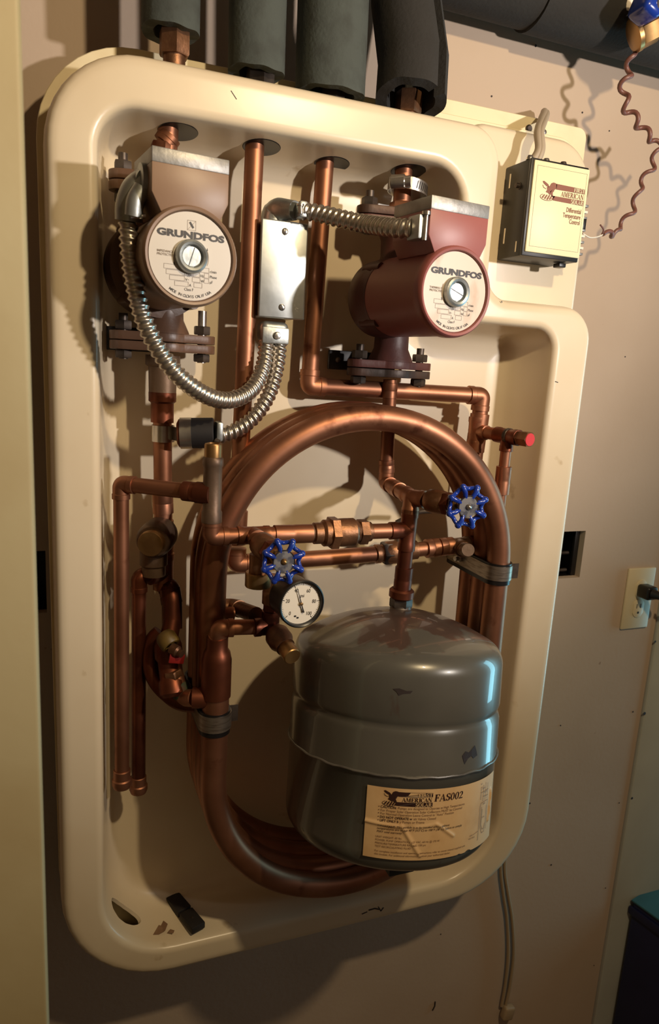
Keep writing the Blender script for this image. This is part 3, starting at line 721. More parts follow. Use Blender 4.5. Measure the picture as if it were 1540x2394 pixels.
# riser with the small air vent at its left end
obj('riser', MB().lathe(W(xr, YV, rz - .030), (0, 0, 1), [(.0080, 0), (.0100, .002), (.0100, .012), (.0090, .014), (.0090, .056), (.0100, .058), (.0100, .064), (.0085, .066)], 28), MT['oldbronze'], t)
obj('riser_branch', MB().cyl(rt_, rt_ + (dl - rt_).normalized() * .016, .0105), MT['copper_dark'], t)
obj('pipe', MB().cyl(W(xr, YV, hz + .015), W(xr, YV, rz - .028), RV), MT['copper'], t)
obj('brass_cap', MB().lathe(W(xr, YV, rz + .034), (0, 0, 1), [(.0078, 0), (.0086, .001), (.0086, .013), (.0080, .0145), (.0060, .015), (.0060, .0135), (0, .0135)], 28), MT['brass'], t, label='open brass cap')

# ================================================================ TEE LINE TO THE TANK
YT = YV
elc = W(P2['X'] + .008, .757, zat(908, 1128, .757))
elc = W(P2['X'] + .006, .757, elc.z - E0)
vt_ = V(962, 1163, .668)
wheel2 = V(1094, 1185, .603)
t = thing('copper_pipe', V(936, 1400, YT), 'copper pipe dropping from below the red pump down onto the tank', 'pipe')
pb = W(P2['X'] + .002, .757, P2['zb'] - .012)
obj('pipe', MB().cyl(pb, elc + Vector((0, 0, .012)), RV * .98), MT['copper'], t)
obj('coupling', coupling_mb(pb + Vector((0, 0, -.004)), pb + Vector((0, 0, -.022)), RV), MT['copper'], t)
obj('coupling', coupling_mb(V(903, 1075, .757), V(903, 1098, .757), RV), MT['copper'], t)
obj('elbow', elbow_mb(elc + Vector((0, 0, .1)), elc, vt_, RV, 2.2), MT['copper'], t)
dv = (wheel2 - vt_).normalized(); d0 = (vt_ - elc).normalized()
obj('pipe', MB().cyl(elc + d0 * .015, vt_, RV), MT['copper'], t)
obj('coupling', coupling_mb(elc + d0 * .030, elc + d0 * .052, RV), MT['copper'], t)
tT = Vector((pT.x + .0008, YT, pT.z)); vtx = Vector((tT.x + .001, YT, vt_.z))
obj('tee', tee_mb(vt_, -d0, dv, (tT - vt_), RV, 2.2), MT['copper'], t)
tt = V(936, 1402, YT)
obj('pipe', MB().cyl(vt_, tT, RV).cyl(tT, tt, RV), MT['copper_dark'], t)
obj('tee', tee_mb(tT, vt_ - tT, tt - tT, (-1, 0, 0), RV, 2.7), MT['copper_dark'], t)
dd = (tt - tT).normalized()
obj('coupling', coupling_mb(V(945, 1325, YT), V(939, 1382, YT), RV * 1.05), MT['copper_dark'], t)
obj('adapter', MB().lathe(V(939.5, 1376, YT), dd, [(.0118, 0), (.0138, .002), (.0138, .009), (.0115, .011)], 24), MT['copper_dark'], t)

# ================================================================ GATE VALVES WITH BLUE WHEELS
def wheel(parent, c, n, r, spin):
    u, v, n = frame(n, (0, 0, 1))
    at = lambda a, q, h=0.0: Vector(c) + (u * math.cos(a) + v * math.sin(a)) * q + n * h
    mb = MB(); K = 8
    for k in range(K):
        a = spin + 2 * PI * k / K; b = spin + 2 * PI * (k + 1) / K
        mb.tube([at(a, r * .44, -.001), at(a, r * .7, .001), at(a, r * .92, -.001)], [r * .10, r * .11, r * .13], 12)
        mb.sphere(at(a, r * .93, -.0012), r * .155, seg=12)
        mb.tube(spline([at(a, r * .94, -.0012), at(a * .75 + b * .25, r * .84, -.004), at((a + b) / 2, r * .79, -.005), at(a * .25 + b * .75, r * .84, -.004), at(b, r * .94, -.0012)], 5), r * .10, 10, caps=False)
    mb.lathe(Vector(c) - n * .005, n, [(r * .25, -.006), (r * .3, 0), (r * .45, .002), (r * .45, .0045), (r * .3, .005)], 32)
    wh = obj('handwheel', mb, MT['blue'], parent, smooth=60, label='blue scalloped handwheel')
    dm = MB().lathe(Vector(c), n, [(r * .50, -.001), (r * .52, .0008), (r * .505, .0018), (r * .46, .0010), (r * .15, .0010), (0, .0010)], 40)
    obj('tag_plate', dm, MT['wheeldisc'], wh)
    obj('nut', MB().lathe(Vector(c), n, [(r * .145, .0005), (r * .145, .0018), (r * .105, .0032), (r * .06, .0042), (0, .0046)], 20), MT['brass' if r < .0218 else 'steel'], wh)
def gate(label, p, c, n, r, spin, name='gate_valve'):
    t = thing(name, p, label, 'valve')
    d = (Vector(c) - p); L = d.length; d.normalize()
    obj('valve_body', MB().lathe(p, d, [(.0085, .006), (.0122, .010), (.0130, L * .30), (.0122, L * .48), (.0110, L * .52)], 28), MT['bronze'], t)
    obj('bonnet_nut', MB().hexa(p + d * L * .50, p + d * L * .64, .0125), MT['copper_dark'], t)
    obj('packing_nut', MB().hexa(p + d * L * .64, p + d * L * .80, .0080), MT['brass'], t)
    obj('stem', MB().cyl(p + d * L * .78, Vector(c) - Vector(n).normalized() * .002, .0038), MT['brass'], t)
    wheel(t, c, n, r, spin); return t
gate('gate valve with a blue wheel beside the right leg of the coil', vt_ + dv * .014, wheel2, (-.02, -1, .03), .0228, rad(64))
v1 = onl(592)
wheel1 = V(663, 1313, .595)
g1 = gate('gate valve with a blue wheel just above the pressure gauge', v1 + Vector((.0, -.012, -.002)), wheel1, (.08, -1, .10), .0212, rad(18))
gl = V(603, 1335, .645)
obj('drain_spout', MB().cyl(V(606, 1295, .645), V(604, 1345, .645), .0095), MT['bronze'], g1)
obj('hose_cap', MB().lathe(V(604, 1337, .645), (0, 0, -1), [(.0122, 0), (.0130, .0008), (.0130, .0138), (.0124, .0148), (0, .0148)], 32), MT['brass'], g1, label='gold coloured brass hose cap')

# ================================================================ LOW LINE VALVE BEHIND THE TEE
p_, q_ = V(880, 1295, .745), V(1122, 1269, .735)
dl_ = (q_ - p_).normalized(); at_ = lambda px: p_ + (q_ - p_) * ((px - 880) / (1122 - 880))
t = thing('copper_pipe', p_, 'low copper pipe with a shutoff valve that ends at the right leg of the coil', 'pipe')
obj('pipe', MB().cyl(at_(905), q_, R34 * .92), MT['copper'], t)
obj('coupling', coupling_mb(at_(992), at_(1022), R34 * 1.06), MT['copper'], t)
obj('coupling', coupling_mb(at_(1024), at_(1056), R34 * 1.02), MT['copper'], t)
obj('coupling', coupling_mb(at_(1094), at_(1122), R34 * .95), MT['copper'], t)
obj('tee', tee_mb(at_(1068), dl_, -dl_, (0, -1, -.1), R34 * .9, 1.7), MT['solder'], t)
sv = thing('ball_valve', at_(935), 'dark shutoff valve half hidden behind the pipe above the tank', 'valve')
obj('valve_body', MB().lathe(at_(876), dl_, [(R34 * 1.0, 0), (R34 * 1.2, .001), (R34 * 1.2, .006), (R34 * 1.05, .008), (R34 * 1.45, .016), (R34 * 1.5, .030), (R34 * 1.1, .042), (R34 * 1.2, .046), (R34 * 1.2, .054), (R34, .055)], 28), MT['bronze'], sv)
obj('hex_nut', MB().hexa(at_(893), at_(914), R34 * 1.5), MT['darksteel'], sv)
hb = V(905, 1232, .745)
obj('stem', MB().cyl(at_(932), V(931, 1235, .745), .006), MT['steel'], sv)
obj('packing_nut', MB().hexa(V(932, 1240, .745), V(932, 1222, .745), .0085), MT['bronze'], sv)
obj('lever', MB().tube(spline([V(926, 1222, .742), V(960, 1206, .735), V(985, 1196, .73), V(1045, 1194, .72)], 6), .0030, 10), MT['darksteel'], sv)
dk = thing('drain_valve', V(1100, 1290, .70), 'small bronze drain valve with a plain round end near the coil strap', 'valve')
ck = V(1094, 1286, .692); c0_ = at_(1068) + Vector((0, -.008, -.002)); cd = (ck - c0_).normalized()
obj('valve_body', MB().lathe(c0_, cd, [(.0085, 0), (.0105, .003), (.0105, .012), (.0085, .014), (.0085, .022)], 24), MT['bronze'], dk)
obj('end_cap', MB().lathe(c0_ + cd * .016, cd, [(.0072, 0), (.0080, .001), (.0080, (ck - c0_).length - .017), (.0075, (ck - c0_).length - .016), (0, (ck - c0_).length - .016)], 24), MT['oldbronze'], dk)

# ================================================================ COIL
CXc, Rr, ZT, ZB = .322, .172, -.225, -.442
def coil_pt(s):
    """s = turns, starting half way down the left leg"""
    Ls, La = ZT - ZB, PI * Rr; per = 2 * Ls + 2 * La
    d = (s % 1.0) * per
    if d < Ls * .5: x, z = CXc - Rr, (ZT + ZB) / 2 - d
    elif d < Ls * .5 + La: a = PI + (d - Ls * .5) / Rr; x, z = CXc + Rr * math.cos(a), ZB + Rr * math.sin(a)
    elif d < Ls * 1.5 + La: x, z = CXc + Rr, ZB + (d - Ls * .5 - La)
    elif d < Ls * 1.5 + 2 * La: a = (d - Ls * 1.5 - La) / Rr; x, z = CXc + Rr * math.cos(a), ZT + Rr * math.sin(a)
    else: x, z = CXc - Rr, ZT - (d - Ls * 1.5 - 2 * La)
    return W(x, .6735 + .0287 * s, z)
coil = thing('copper_coil', W(CXc, .73, ZB - Rr - .014), 'big racetrack coil of thick copper tube stacked four turns deep', 'coil')
N = 560; S1 = 3.42
obj('coiled_tube', MB().tube([coil_pt(-.015 + S1 * k / N) for k in range(N + 1)], R1, 24), MT['copper'], coil, smooth=80)
c0 = coil_pt(-.015)
obj('reducer', MB().lathe(c0 + Vector((0, 0, -.035)), (0, 0, 1), [(R1, 0), (R1 * 1.10, .001), (R1 * 1.10, .042), (R1 * .98, .050), (R34 * 1.15, .054), (R34 * 1.15, .066), (R34, .067)], 28), MT['copper_dark'], coil)
# side tee on the first leg where the balancing valve comes in
stp = Vector((c0.x, c0.y, V(490, 1632, .674).z))
obj('side_branch', MB().lathe(stp, (-1, .25, .0), [(R34, 0), (R34 * 1.12, .012), (R34 * 1.12, .024), (R34, .0245)], 24), MT['copper_dark'], coil)
# straps round the legs
def strap(label, x, zc, y0, y1, tilt, cap_w, bolt):
    t = thing('pipe_strap', W(x, y0, zc), label, 'strap')
    def loop(r, e, h0, h1, m, nm):
        mb = MB(); path = []
        for k in range(13): a = PI + PI * k / 12; path.append((x + r * math.cos(a), y0 + r * math.sin(a)))
        for k in range(13): a = PI * k / 12; path.append((x + r * math.cos(a), y1 + r * math.sin(a)))
        rg = []; n = len(path); cx, cy = x, (y0 + y1) / 2
        for i, (px, py) in enumerate(path):
            yy = y0 if py < y0 else (y1 if py > y1 else py)
            dx, dy = px - x, py - yy; L = math.hypot(dx, dy); dx, dy = dx / L, dy / L
            rg.append(mb.ring([W(px + dx * e, py + dy * e, zc + h1), W(px + dx * e, py + dy * e, zc + h0), W(px, py, zc + h0), W(px, py, zc + h1)]))
        mb.skin(rg, True, False, False, True); return obj(nm, mb, m, t, smooth=50)
    loop(.0145, .0020, -.0145, .0112, MT['plastic'], 'rubber_liner')
    loop(.0166, .0010, -.0088, .0088, MT['bandsteel'], 'metal_band')
    if bolt:
        obj('bolt', MB().lathe(W(x - .018, (y0 + y1) / 2 + .012, zc + .001), (-1, -.2, 0), [(.0052, 0), (.0052, .004), (.003, .005), (.003, .010), (0, .0105)], 12), MT['steel'], t)
        obj('lug', MB().box(W(x + .0195, y0 - .006, zc), (.012, .0012, .0185)), MT['darksteel'], t)
    else:
        obj('lug', MB().box(W(x + .0205, y0 + .006, zc), (.012, .0012, .0185)), MT['darksteel'], t)
    return t
strap('metal strap with black liner around the right legs of the coil', CXc + Rr, V(1160, 1345, .672).z - E0, .690, .776, 0, 0, True)
strap('metal strap with black liner around the lower left legs of the coil', CXc - Rr, V(487, 1700, .659).z - E0, .676, .764, 0, 0, False)

# ================================================================ GAUGE BRANCH
YG = .662
gz = zat(560, 1470, YG)
gx = V(632, 1470, YG).x
redp = c0 + Vector((0, 0, .030))
t = thing('copper_pipe', W(gx, YG, gz - .03), 'short copper branch from the coil carrying the gauge and a drain valve', 'pipe')
g0 = Vector((c0.x, YG + .006, E0 + gz)); gc = W(gx, YG, gz)
obj('pipe', MB().cyl(redp, Vector((c0.x, YG + .010, E0 + gz - .02)), RV), MT['copper_dark'], t)
obj('elbow', elbow_mb(redp, g0, gc, RV, 1.8), MT['copper'], t)
obj('pipe', MB().cyl(g0 + Vector((.008, 0, 0)), gc, RV * .98), MT['copper'], t)
gtop = V(637, 1345, YG)
dr = V(684, 1536, .612)
obj('tee', tee_mb(gc, (-1, 0, 0), (dr - gc), (gtop - gc), RV, 2.1), MT['copper_dark'], t)
obj('pipe', MB().cyl(gc, gtop, RV), MT['copper_dark'], t)
obj('coupling', coupling_mb(gtop + Vector((0, 0, -.002)), gtop + Vector((0, 0, -.030)), RV * 1.05), MT['bronze'], t)
eb = V(545, 1418, .735); ee = gc + Vector((-.012, .014, .008))
obj('side_elbow', elbow_mb(eb + Vector((-.06, .01, .0)), eb, ee, RV, 2.2), MT['bronze'], t)
obj('side_pipe', MB().cyl(eb, ee, RV * 1.05), MT['bronze'], t)
obj('side_pipe', MB().cyl(V(470, 1436, .712), V(546, 1434, .712), R12 * .95), MT['copper'], t)
dv_ = thing('drain_valve', dr, 'small drain valve with a pinkish round end below the gauge', 'valve')
dd_ = (dr - gc).normalized(); Ld = (dr - gc).length
obj('valve_body', MB().lathe(gc, dd_, [(.0110, .012), (.0128, .016), (.0128, .026), (.0100, .032), (.0100, Ld - .016)], 24), MT['bronze'], dv_)
obj('end_cap', MB().lathe(gc, dd_, [(.0075, Ld - .018), (.0088, Ld - .016), (.0088, Ld - .001), (.0080, Ld), (0, Ld)], 24), MT['brass'], dv_)
# gauge
gf = V(703, 1411, .598); gn = Vector((.10, -1, .02)).normalized()
RG = .0232
t = thing('pressure_gauge', gf + Vector((0, 0, -RG)), 'round black pressure gauge with white dial above the grey tank', 'gauge')
gu = Vector((0, 0, 1)).cross(-gn).normalized() * -1
gu = Vector((gn.y * -1, gn.x, 0)).normalized(); gv = gn.cross(gu).normalized()
if gv.z < 0: gv = -gv
roll = rad(-6)
gu, gv = gu * math.cos(roll) + gv * math.sin(roll), gv * math.cos(roll) - gu * math.sin(roll)
obj('case', MB().lathe(gf, gn, [(RG * .5, -.030), (RG * .92, -.027), (RG * .95, -.004), (RG, -.003), (RG, .0025), (RG * .95, .0035), (RG * .89, .0025), (RG * .87, -.001), (0, -.001)], 56), MT['plastic'], t)
dial = obj('dial', MB().lathe(gf, gn, [(RG * .868, -.0012), (RG * .866, -.0004), (0, -.0004)], 48), MT['dial'], t)
fn = lambda x, y: gf + gu * x + gv * y + gn * -.0001
mb = MB()
for k in range(51):
    a = rad(225 - 270 * k / 50); r0 = RG * .84; r1 = RG * (.74 if k % 10 == 0 else (.77 if k % 5 == 0 else .80))
    stroke(mb, [(r0 * math.cos(a), r0 * math.sin(a)), (r1 * math.cos(a), r1 * math.sin(a))], .00030 if k % 10 else .0006, fn)
for k, s in enumerate(('0', '20', '40', '60', '80', '100')):
    a = rad(225 - 54 * k); put_text(mb, s, RG * .60 * math.cos(a), RG * .60 * math.sin(a) - .0016, .0052, fn, sx=.8, align='CENTER')
put_text(mb, 'psi', .0006, .0062, .0048, fn, sx=.8, align='CENTER')
for dx, dy in ((-.0040, -.0125), (-.0012, -.0140)): mb.flat([(dx + p[0], dy + p[1]) for p in arc(0, 0, .0013, .0009, 0, 330, 11)], fn)
obj('lettering', mb, MT['ink'], dial, smooth=0, recalc=False)
fn2 = lambda x, y: gf + gu * x + gv * y + gn * .0012
a = rad(113); ca, sa = math.cos(a), math.sin(a)
rot2 = lambda pts: [(x * ca - y * sa, x * sa + y * ca) for x, y in pts]
mb = MB(); mb.prism(rot2([(-.0092, -.0009), (-.0030, -.0005), (.0, -.0006), (.0175, -.0001), (.0175, .0001), (.0, .0006), (-.0030, .0005), (-.0092, .0009)]), gf + gn * .0012, gu, gv, gn, .0004)
nd = obj('needle', mb, MT['ink'], t, smooth=0)
obj('hub', MB().lathe(gf, gn, [(.0016, .0010), (.0016, .0022), (0, .0026)], 16), MT['brass'], nd)
obj('gauge_stem', MB().cyl(gf - gn * .028, W(gx + .001, YG, zat(632, 1412, YG)), .0075), MT['bronze'], t)

# ================================================================ BALANCING VALVE LEFT OF THE COIL
b0 = m3; b1 = V(398, 1560, .715); b2 = V(425, 1628, .700)
t = thing('ball_valve', V(400, 1560, .715), 'dark valve with a yellow collar and red tag left of the coil', 'valve')
obj('valve_body', MB().lathe(b0, (b1 - b0), [(.0130, -.008), (.0150, 0), (.0150, .012), (.0125, .016), (.0125, .034), (.0145, .038), (.0145, .050), (.0108, .054)], 28), MT['copper_dark'], t)
yc = V(394, 1500, .708)
obj('yellow_collar', MB().lathe(yc, (.35, -.6, -.5), [(.0085, -.010), (.0108, -.006), (.0108, .004), (.0095, .006), (.0070, .006), (.0060, .004), (0, .004)], 28), MT['yellow'], t, label='tarnished yellow collar')
obj('stem', MB().lathe(V(402, 1516, .70), (.6, -.75, -.2), [(.006, 0), (.006, .008), (.004, .010), (.004, .014), (0, .0145)], 16), MT['bronze'], t)
obj('red_tag', MB().box(V(413, 1540, .695), (.016, .0025, .0105), rot=Matrix.Rotation(rad(10), 3, 'Y'), bevel=.001), MT['redtag'], t, label='small dark red tag')
obj('bypass_loop', MB().tube(spline([V(375, 1478, .738), V(357, 1500, .738), V(352, 1550, .735), V(364, 1590, .73), V(392, 1622, .72), V(425, 1643, .712), V(480, 1648, .700)], 8), R34 * .92, 20), MT['copper_dark'], t)
e0 = V(412, 1588, .706); e1 = V(430, 1632, .700); e2_ = stp + Vector((-.02, .005, 0))
obj('outlet_elbow', MB().tube(bend_path([b1 + Vector((0, 0, .004)), e0, e1, e2_], .016, 10), R34 * .95, 20), MT['copper'], t)
obj('verdigris_joint', MB().lathe(e0 + (e1 - e0) * .55, (e1 - e0), [(R34 * .9, -.008), (R34 * 1.06, -.006), (R34 * 1.06, .006), (R34 * .9, .008)], 20), MT['green'], t, label='green corroded joint')
obj('union_nut', MB().hexa(V(402, 1566, .706), V(407, 1584, .706), .0100), MT['bronze'], t)

# ================================================================ TANK
A = V(936, 1422, .664); ax = Vector((-.0761, -.1714, -.9823)).normalized(); RT, HT = .1142, .2500
tank = thing('expansion_tank', A + ax * HT, 'grey steel expansion tank with a yellowed label and rust on top', 'tank')
DH = .029; DA = math.atan(2 * DH / .102)
prof_t = [(.010, 0.0003)]
for k in range(1, 15):
    r = .010 + .092 * k / 14; prof_t.append((r, DH * (r / .102) ** 2))
for k in range(1, 11):
    a = DA + (PI / 2 - DA) * k / 10; rho = (RT - .102) / (1 - math.sin(DA))
    prof_t.append((.102 + rho * (math.sin(a) - math.sin(DA)), DH + rho * (math.cos(DA) - math.cos(a))))
hh = prof_t[-1][1]
S_G, S_W = .0975, .1440
prof_t += [(RT, hh + .004), (RT, S_G - .008), (RT - .0016, S_G - .003), (RT - .0028, S_G), (RT - .0016, S_G + .003), (RT, S_G + .008), (RT, S_W - .001), (RT + .0003, S_W), (RT - .0012, S_W + .0015), (RT - .0012, HT - .030)]
for k in range(1, 9):
    a = rad(90 * k / 8); prof_t.append((RT - .0012 - .028 * (1 - math.cos(a)), HT - .030 + .026 * math.sin(a)))
prof_t.append((0, HT))
mb = MB(); mb.lathe(Vector((0, 0, 0)), Vector((0, 0, -1)), prof_t, 96)
tank_mb = mb
# put the tank upright in its own frame, then lean it like the photograph
def lean(o):
    o.parent = tank; o.rotation_mode = 'QUATERNION'
    o.rotation_quaternion = Vector((0, 0, -1)).rotation_difference(ax); o.location = A - tank.location
def sub_obj(name, mb, m, parent, **kw):
    """geometry already in the tank's own frame"""
    off = origin(parent) if parent else Vector((0, 0, 0))
    bmesh.ops.translate(mb.bm, vec=off, verts=mb.bm.verts)
    return obj(name, mb, m, parent, **kw)
body = sub_obj('tank_body', tank_mb, MT['tank'], tank, smooth=50); lean(body)
def tk(th, h, e=0.0):
    return Vector((math.cos(th) * (RT + e), math.sin(th) * (RT + e), -h))
mb = MB(); n = 96
pts = [tk(2 * PI * j / n, S_W + .0012 * math.sin(j * 1.7) * .4 + .0003 * math.sin(j * 5.1), .0006) for j in range(n)]
mb.tube(pts, .0013, 8, False, True)
weld = sub_obj('weld_seam', mb, MT['weld'], tank); lean(weld)
mb = MB().lathe(Vector((0, 0, .0)), (0, 0, 1), [(.0150, -.0035), (.0125, -.0008), (.0115, .001), (.0115, .0025)], 24); mb.hexa((0, 0, .001), (0, 0, .0115), .0128)
fit = sub_obj('top_fitting', mb, MT['darksteel'], tank); lean(fit)
bk = A + ax * (HT + .009)
t = thing('bracket', bk, 'black bracket under the bottom of the grey tank', 'bracket')
obj('arm', MB().box(Vector((bk.x + .0, (bk.y - .045 + .797) / 2, bk.z - .006)), (.030, .797 - bk.y + .045, .010), bevel=.0015), MT['plastic'], t)
obj('gusset', MB().prism([(0, 0), (.10, 0), (.10, -.05)], Vector((bk.x - .003, .697, bk.z - .010)), Vector((0, 1, 0)), Vector((0, 0, 1)), Vector((1, 0, 0)), .006), MT['plastic'], t, smooth=0)
# chips in the paint
def chip(px, py, poly):
    th, h = tank_theta(px, py); mb = MB()
    mb.face([mb.bm.verts.new(tk(th + a / RT, h - b, .0004)) for a, b in poly])
    lean(sub_obj('paint_chip', mb, MT['chip'], tank, smooth=0, recalc=False))
# label wrapped on the lower half
def tank_theta(px, py):
    """polar angle and height on the tank below a photograph point"""
    q = Vector((0, 0, -1)).rotation_difference(ax).inverted()
    o = q @ (EYE - A); d = q @ (V(px, py, 1) - EYE)
    a_, b_, c_ = d.x ** 2 + d.y ** 2, 2 * (o.x * d.x + o.y * d.y), o.x ** 2 + o.y ** 2 - RT ** 2
    s = (-b_ - math.sqrt(max(b_ * b_ - 4 * a_ * c_, 0))) / (2 * a_); p = o + d * s
    return math.atan2(p.y, p.x), -p.z
chip(1100, 1765, [(-.012, .001), (-.008, .005), (-.003, .003), (.001, .006), (.005, .009), (.008, .003), (.010, -.002), (.004, -.004), (.001, -.001), (-.004, -.003), (-.008, -.008), (-.010, -.004)])
chip(940, 1617, [(-.009, .002), (-.003, .003), (.004, .001), (.010, .0015), (.008, -.001), (.001, -.002), (-.003, -.004), (-.005, -.001)])
tl, tr_, bl_ = tank_theta(859, 1834), tank_theta(1144, 1800), tank_theta(847, 1999)
br_ = tank_theta(1100, 1965)
TH0, H0_, H1_ = tl[0], tl[1], bl_[1]
LW = (tr_[0] + .12 - TH0) * RT; LH = H1_ - H0_
def lab(x, y, e=.0006):
    """label coordinates: x to the right and y downwards, metres"""
    return tk(TH0 + x / RT, H0_ + y, e)
def wr(x, y):
    """paper wrinkle height"""
    def ridge(x0, y0, x1, y1, wd, h):
        dx, dy = x1 - x0, y1 - y0; L2 = dx * dx + dy * dy; s = max(0, min(1, ((x - x0) * dx + (y - y0) * dy) / L2))
        d = math.hypot(x - x0 - s * dx, y - y0 - s * dy); return h * math.exp(-(d / wd) ** 2)
    a = LW * .001
    return (ridge(0, LH * .50, LW * .20, LH * .53, .0016, .0016) + ridge(LW * .22, LH * .52, LW * .34, LH * .93, .0017, .0018) + ridge(LW * .44, LH * .50, LW * .56, LH * .70, .0015, .0016)
            + ridge(LW * .30, LH * .54, LW * .44, LH * .50, .0013, .0007) + ridge(LW * .95, LH * .25, LW * .93, LH * .7, .0014, .0018))
mb = MB(); NX, NY = 110, 60; g = []
for j in range(NY + 1):
    row = []
    for i in range(NX + 1):
        x, y = LW * i / NX, LH * j / NY
        y2 = y - (.0022 * math.exp(-((x - LW * .70) / .003) ** 2) + .0008 * math.exp(-((x - LW * .62) / .0016) ** 2)) * (1 if j == NY else 0)
        row.append(mb.bm.verts.new(lab(x, y2, .0005 + wr(x, y))))
    g.append(row)
for j in range(NY):
    for i in range(NX): mb.face((g[j][i], g[j][i + 1], g[j + 1][i + 1], g[j + 1][i]))
label_o = sub_obj('paper_label', mb, MT['paper'], tank, smooth=60, recalc=False); lean(label_o)
def lfn(x, y): return lab(x, -y, .0009 + wr(x, -y))
def logo(mb, x, y, h, fn, w, gap=.02):
    """eagle and shield beside two dark bars; lettering is cut as light shapes by the caller"""
    S = lambda pts: [(x + a * h, y + b * h) for a, b in pts]
    mb.flat(S([(.02, .98), (.12, 1.0), (.42, .86), (.50, .76), (.46, .70), (.28, .76), (.08, .88)]), fn)
    mb.flat(S([(.34, .70), (.52, .76), (.62, .94), (.76, 1.0), (.92, .98), (1.02, .92), (1.0, .72), (.86, .60), (.74, .62), (.66, .50), (.60, .30), (.48, .40), (.30, .44), (.38, .56)]), fn)
    mb.flat(S([(.60, .50), (.74, .62), (.88, .58), (.78, .46), (.80, .34), (.92, .22), (.74, .26), (.64, .36)]), fn)
    for k in range(5):
        a = -.02 + k * .17; mb.flat(S([(a + .22, .30), (a + .31, .30), (a + .17 - .0, .03 + .03 * abs(k - 2)), (a + .07, .06 + .03 * abs(k - 2))]), fn)
    stroke(mb, S(arc(.42, .17, .46, .17, 130, 400, 20)), .03 * h, fn)
    stroke(mb, S([(.05, .78), (.12, .66), (.30, .60)]), .03 * h, fn)
    mb.flat(S([(.96, .96), (w, .92), (w, .66), (.98, .66)]), fn)
    mb.flat(S([(.86, .30), (w, .30), (w, .02), (.86, .06)]), fn)
u_ = LW
ink, fine, lite = MB(), MB(), MB()
LX, LY, LHH = u_ * .100, -LH * .250, LH * .215
logo(ink, LX, LY, LHH, lfn, 3.25)
lf2 = lambda x, y: lab(x, -y, .0013 + wr(x, -y))
put_serif(lite, 'FIRST', LX + LHH * 3.20, LY + LHH * .685, LHH * .225, lf2, 1.22, right=True)
put_serif(ink, 'AMERICAN', LX + LHH * 3.22, LY + LHH * .335, LHH * .27, lfn, 1.14, right=True)
put_serif(lite, 'SOLAR', LX + LHH * 3.20, LY + LHH * .05, LHH * .225, lf2, 1.22, right=True)
put_serif(ink, 'FAS002', LX + LHH * 3.36, -LH * .175, LH * .100, lfn, 1.12, shear=.12)
ts = LH * .047
rows = [(.285, '\u2022 CAUTION: Pumps are designed to Operate at High Temperatures', 8), (.333, '\u2022 For Proper Solar Operation Solar Collectors MUST be Covered', 0), (.378, '\u2022 For Normal Operation Leave Control in "Auto" Position', 0), (.428, '\u2022 DO NOT OPERATE with Valves Closed', 16), (.476, '\u2022 LIFT ONLY by Pumps or Frame', 11)]
for yy, s, nb in rows:
    x = u_ * .075
    head = s[:nb + 2] if nb else s[:2]
    put_text(ink, head, x, -LH * yy, ts, lfn, bold=.012)
    wdt = max((p[0] for q in text_polys(head, ts, .012) for p in q), default=0)
    put_text(fine, s[len(head):].strip(), x + wdt + ts * .4, -LH * yy, ts, lfn)
for yy, s in ((.545, 'IMPORTANT: This module is to be installed where ambient'), (.588, 'temperatures are within 40\u00b0F (4.5\u00b0C) to 100\u00b0F (38\u00b0C). Failure to comply'), (.632, 'MAY void warranty.')):
    put_text(ink, s, u_ * .075, -LH * yy, ts * .92, lfn, shear=.2)
for yy, s in ((.705, 'UNIT WEIGHT: 85 lbs.'), (.750, 'POWER: PUMP OPERATION: 115 VAC, 60 Hz @ 170 W'), (.795, 'PRESSURE/TEMPERATURE RATING: 150 psi'), (.840, 'TEST RECIRCULATING FLUID'), (.905, 'For complete installation and operating instructions refer to owner manual supplied with'), (.948, 'this module. For additional information contact your authorized dealer.')):
    put_text(fine, s, u_ * .070, -LH * yy, ts * .82, lfn)
# piping diagram at the right end
D = lambda a, b: (u_ * a, -LH * b)
for pts in ([D(.795, .90), D(.800, .40), D(.812, .36), D(.900, .36), D(.900, .80)], [D(.82, .42), D(.815, .72), D(.84, .82), D(.87, .82), D(.885, .72), D(.885, .44)], [D(.83, .46), D(.826, .70), D(.845, .77), D(.865, .77), D(.875, .70)], [D(.80, .30), D(.80, .12), D(.815, .12)], [D(.83, .34), D(.83, .10)], [D(.86, .34), D(.86, .08)], [D(.89, .34), D(.89, .10)], [D(.80, .2), D(.90, .2)], [D(.83, .27), D(.90, .29)], [D(.74, .78), D(.79, .76)]):
    stroke(fine, pts, .0005, lfn)
for s, a, b in (('TO', .79, .08), ('PUMP', .815, .16), ('VALVE', .84, .23), ('COIL', .835, .60), ('TANK', .83, .40), ('LINE', .705, .79), ('VOLTAGE', .695, .83)): put_text(fine, s, u_ * a, -LH * b, ts * .7, lfn)
for nm, q, m in (('label_print', ink, MT['inkmaroon']), ('fine_print', fine, MT['paperink']), ('reversed_lettering', lite, MT['paper'])):
    e_ = .0014 if nm == 'reversed_lettering' else .0010
    bmesh.ops.triangulate(q.bm, faces=q.bm.faces[:])
    for _ in range(4):
        lo_ = [e for e in q.bm.edges if e.calc_length() > .0035]
        if not lo_: break
        bmesh.ops.subdivide_edges(q.bm, edges=lo_, cuts=1)
    for v_ in q.bm.verts:
        th = math.atan2(v_.co.y, v_.co.x); y_ = -v_.co.z - H0_; x_ = ((th - TH0 + PI) % (2 * PI) - PI) * RT
        v_.co = lab(x_, y_, e_ + wr(x_, y_))
    sub_obj(nm, q, m, label_o, smooth=0, recalc=False)

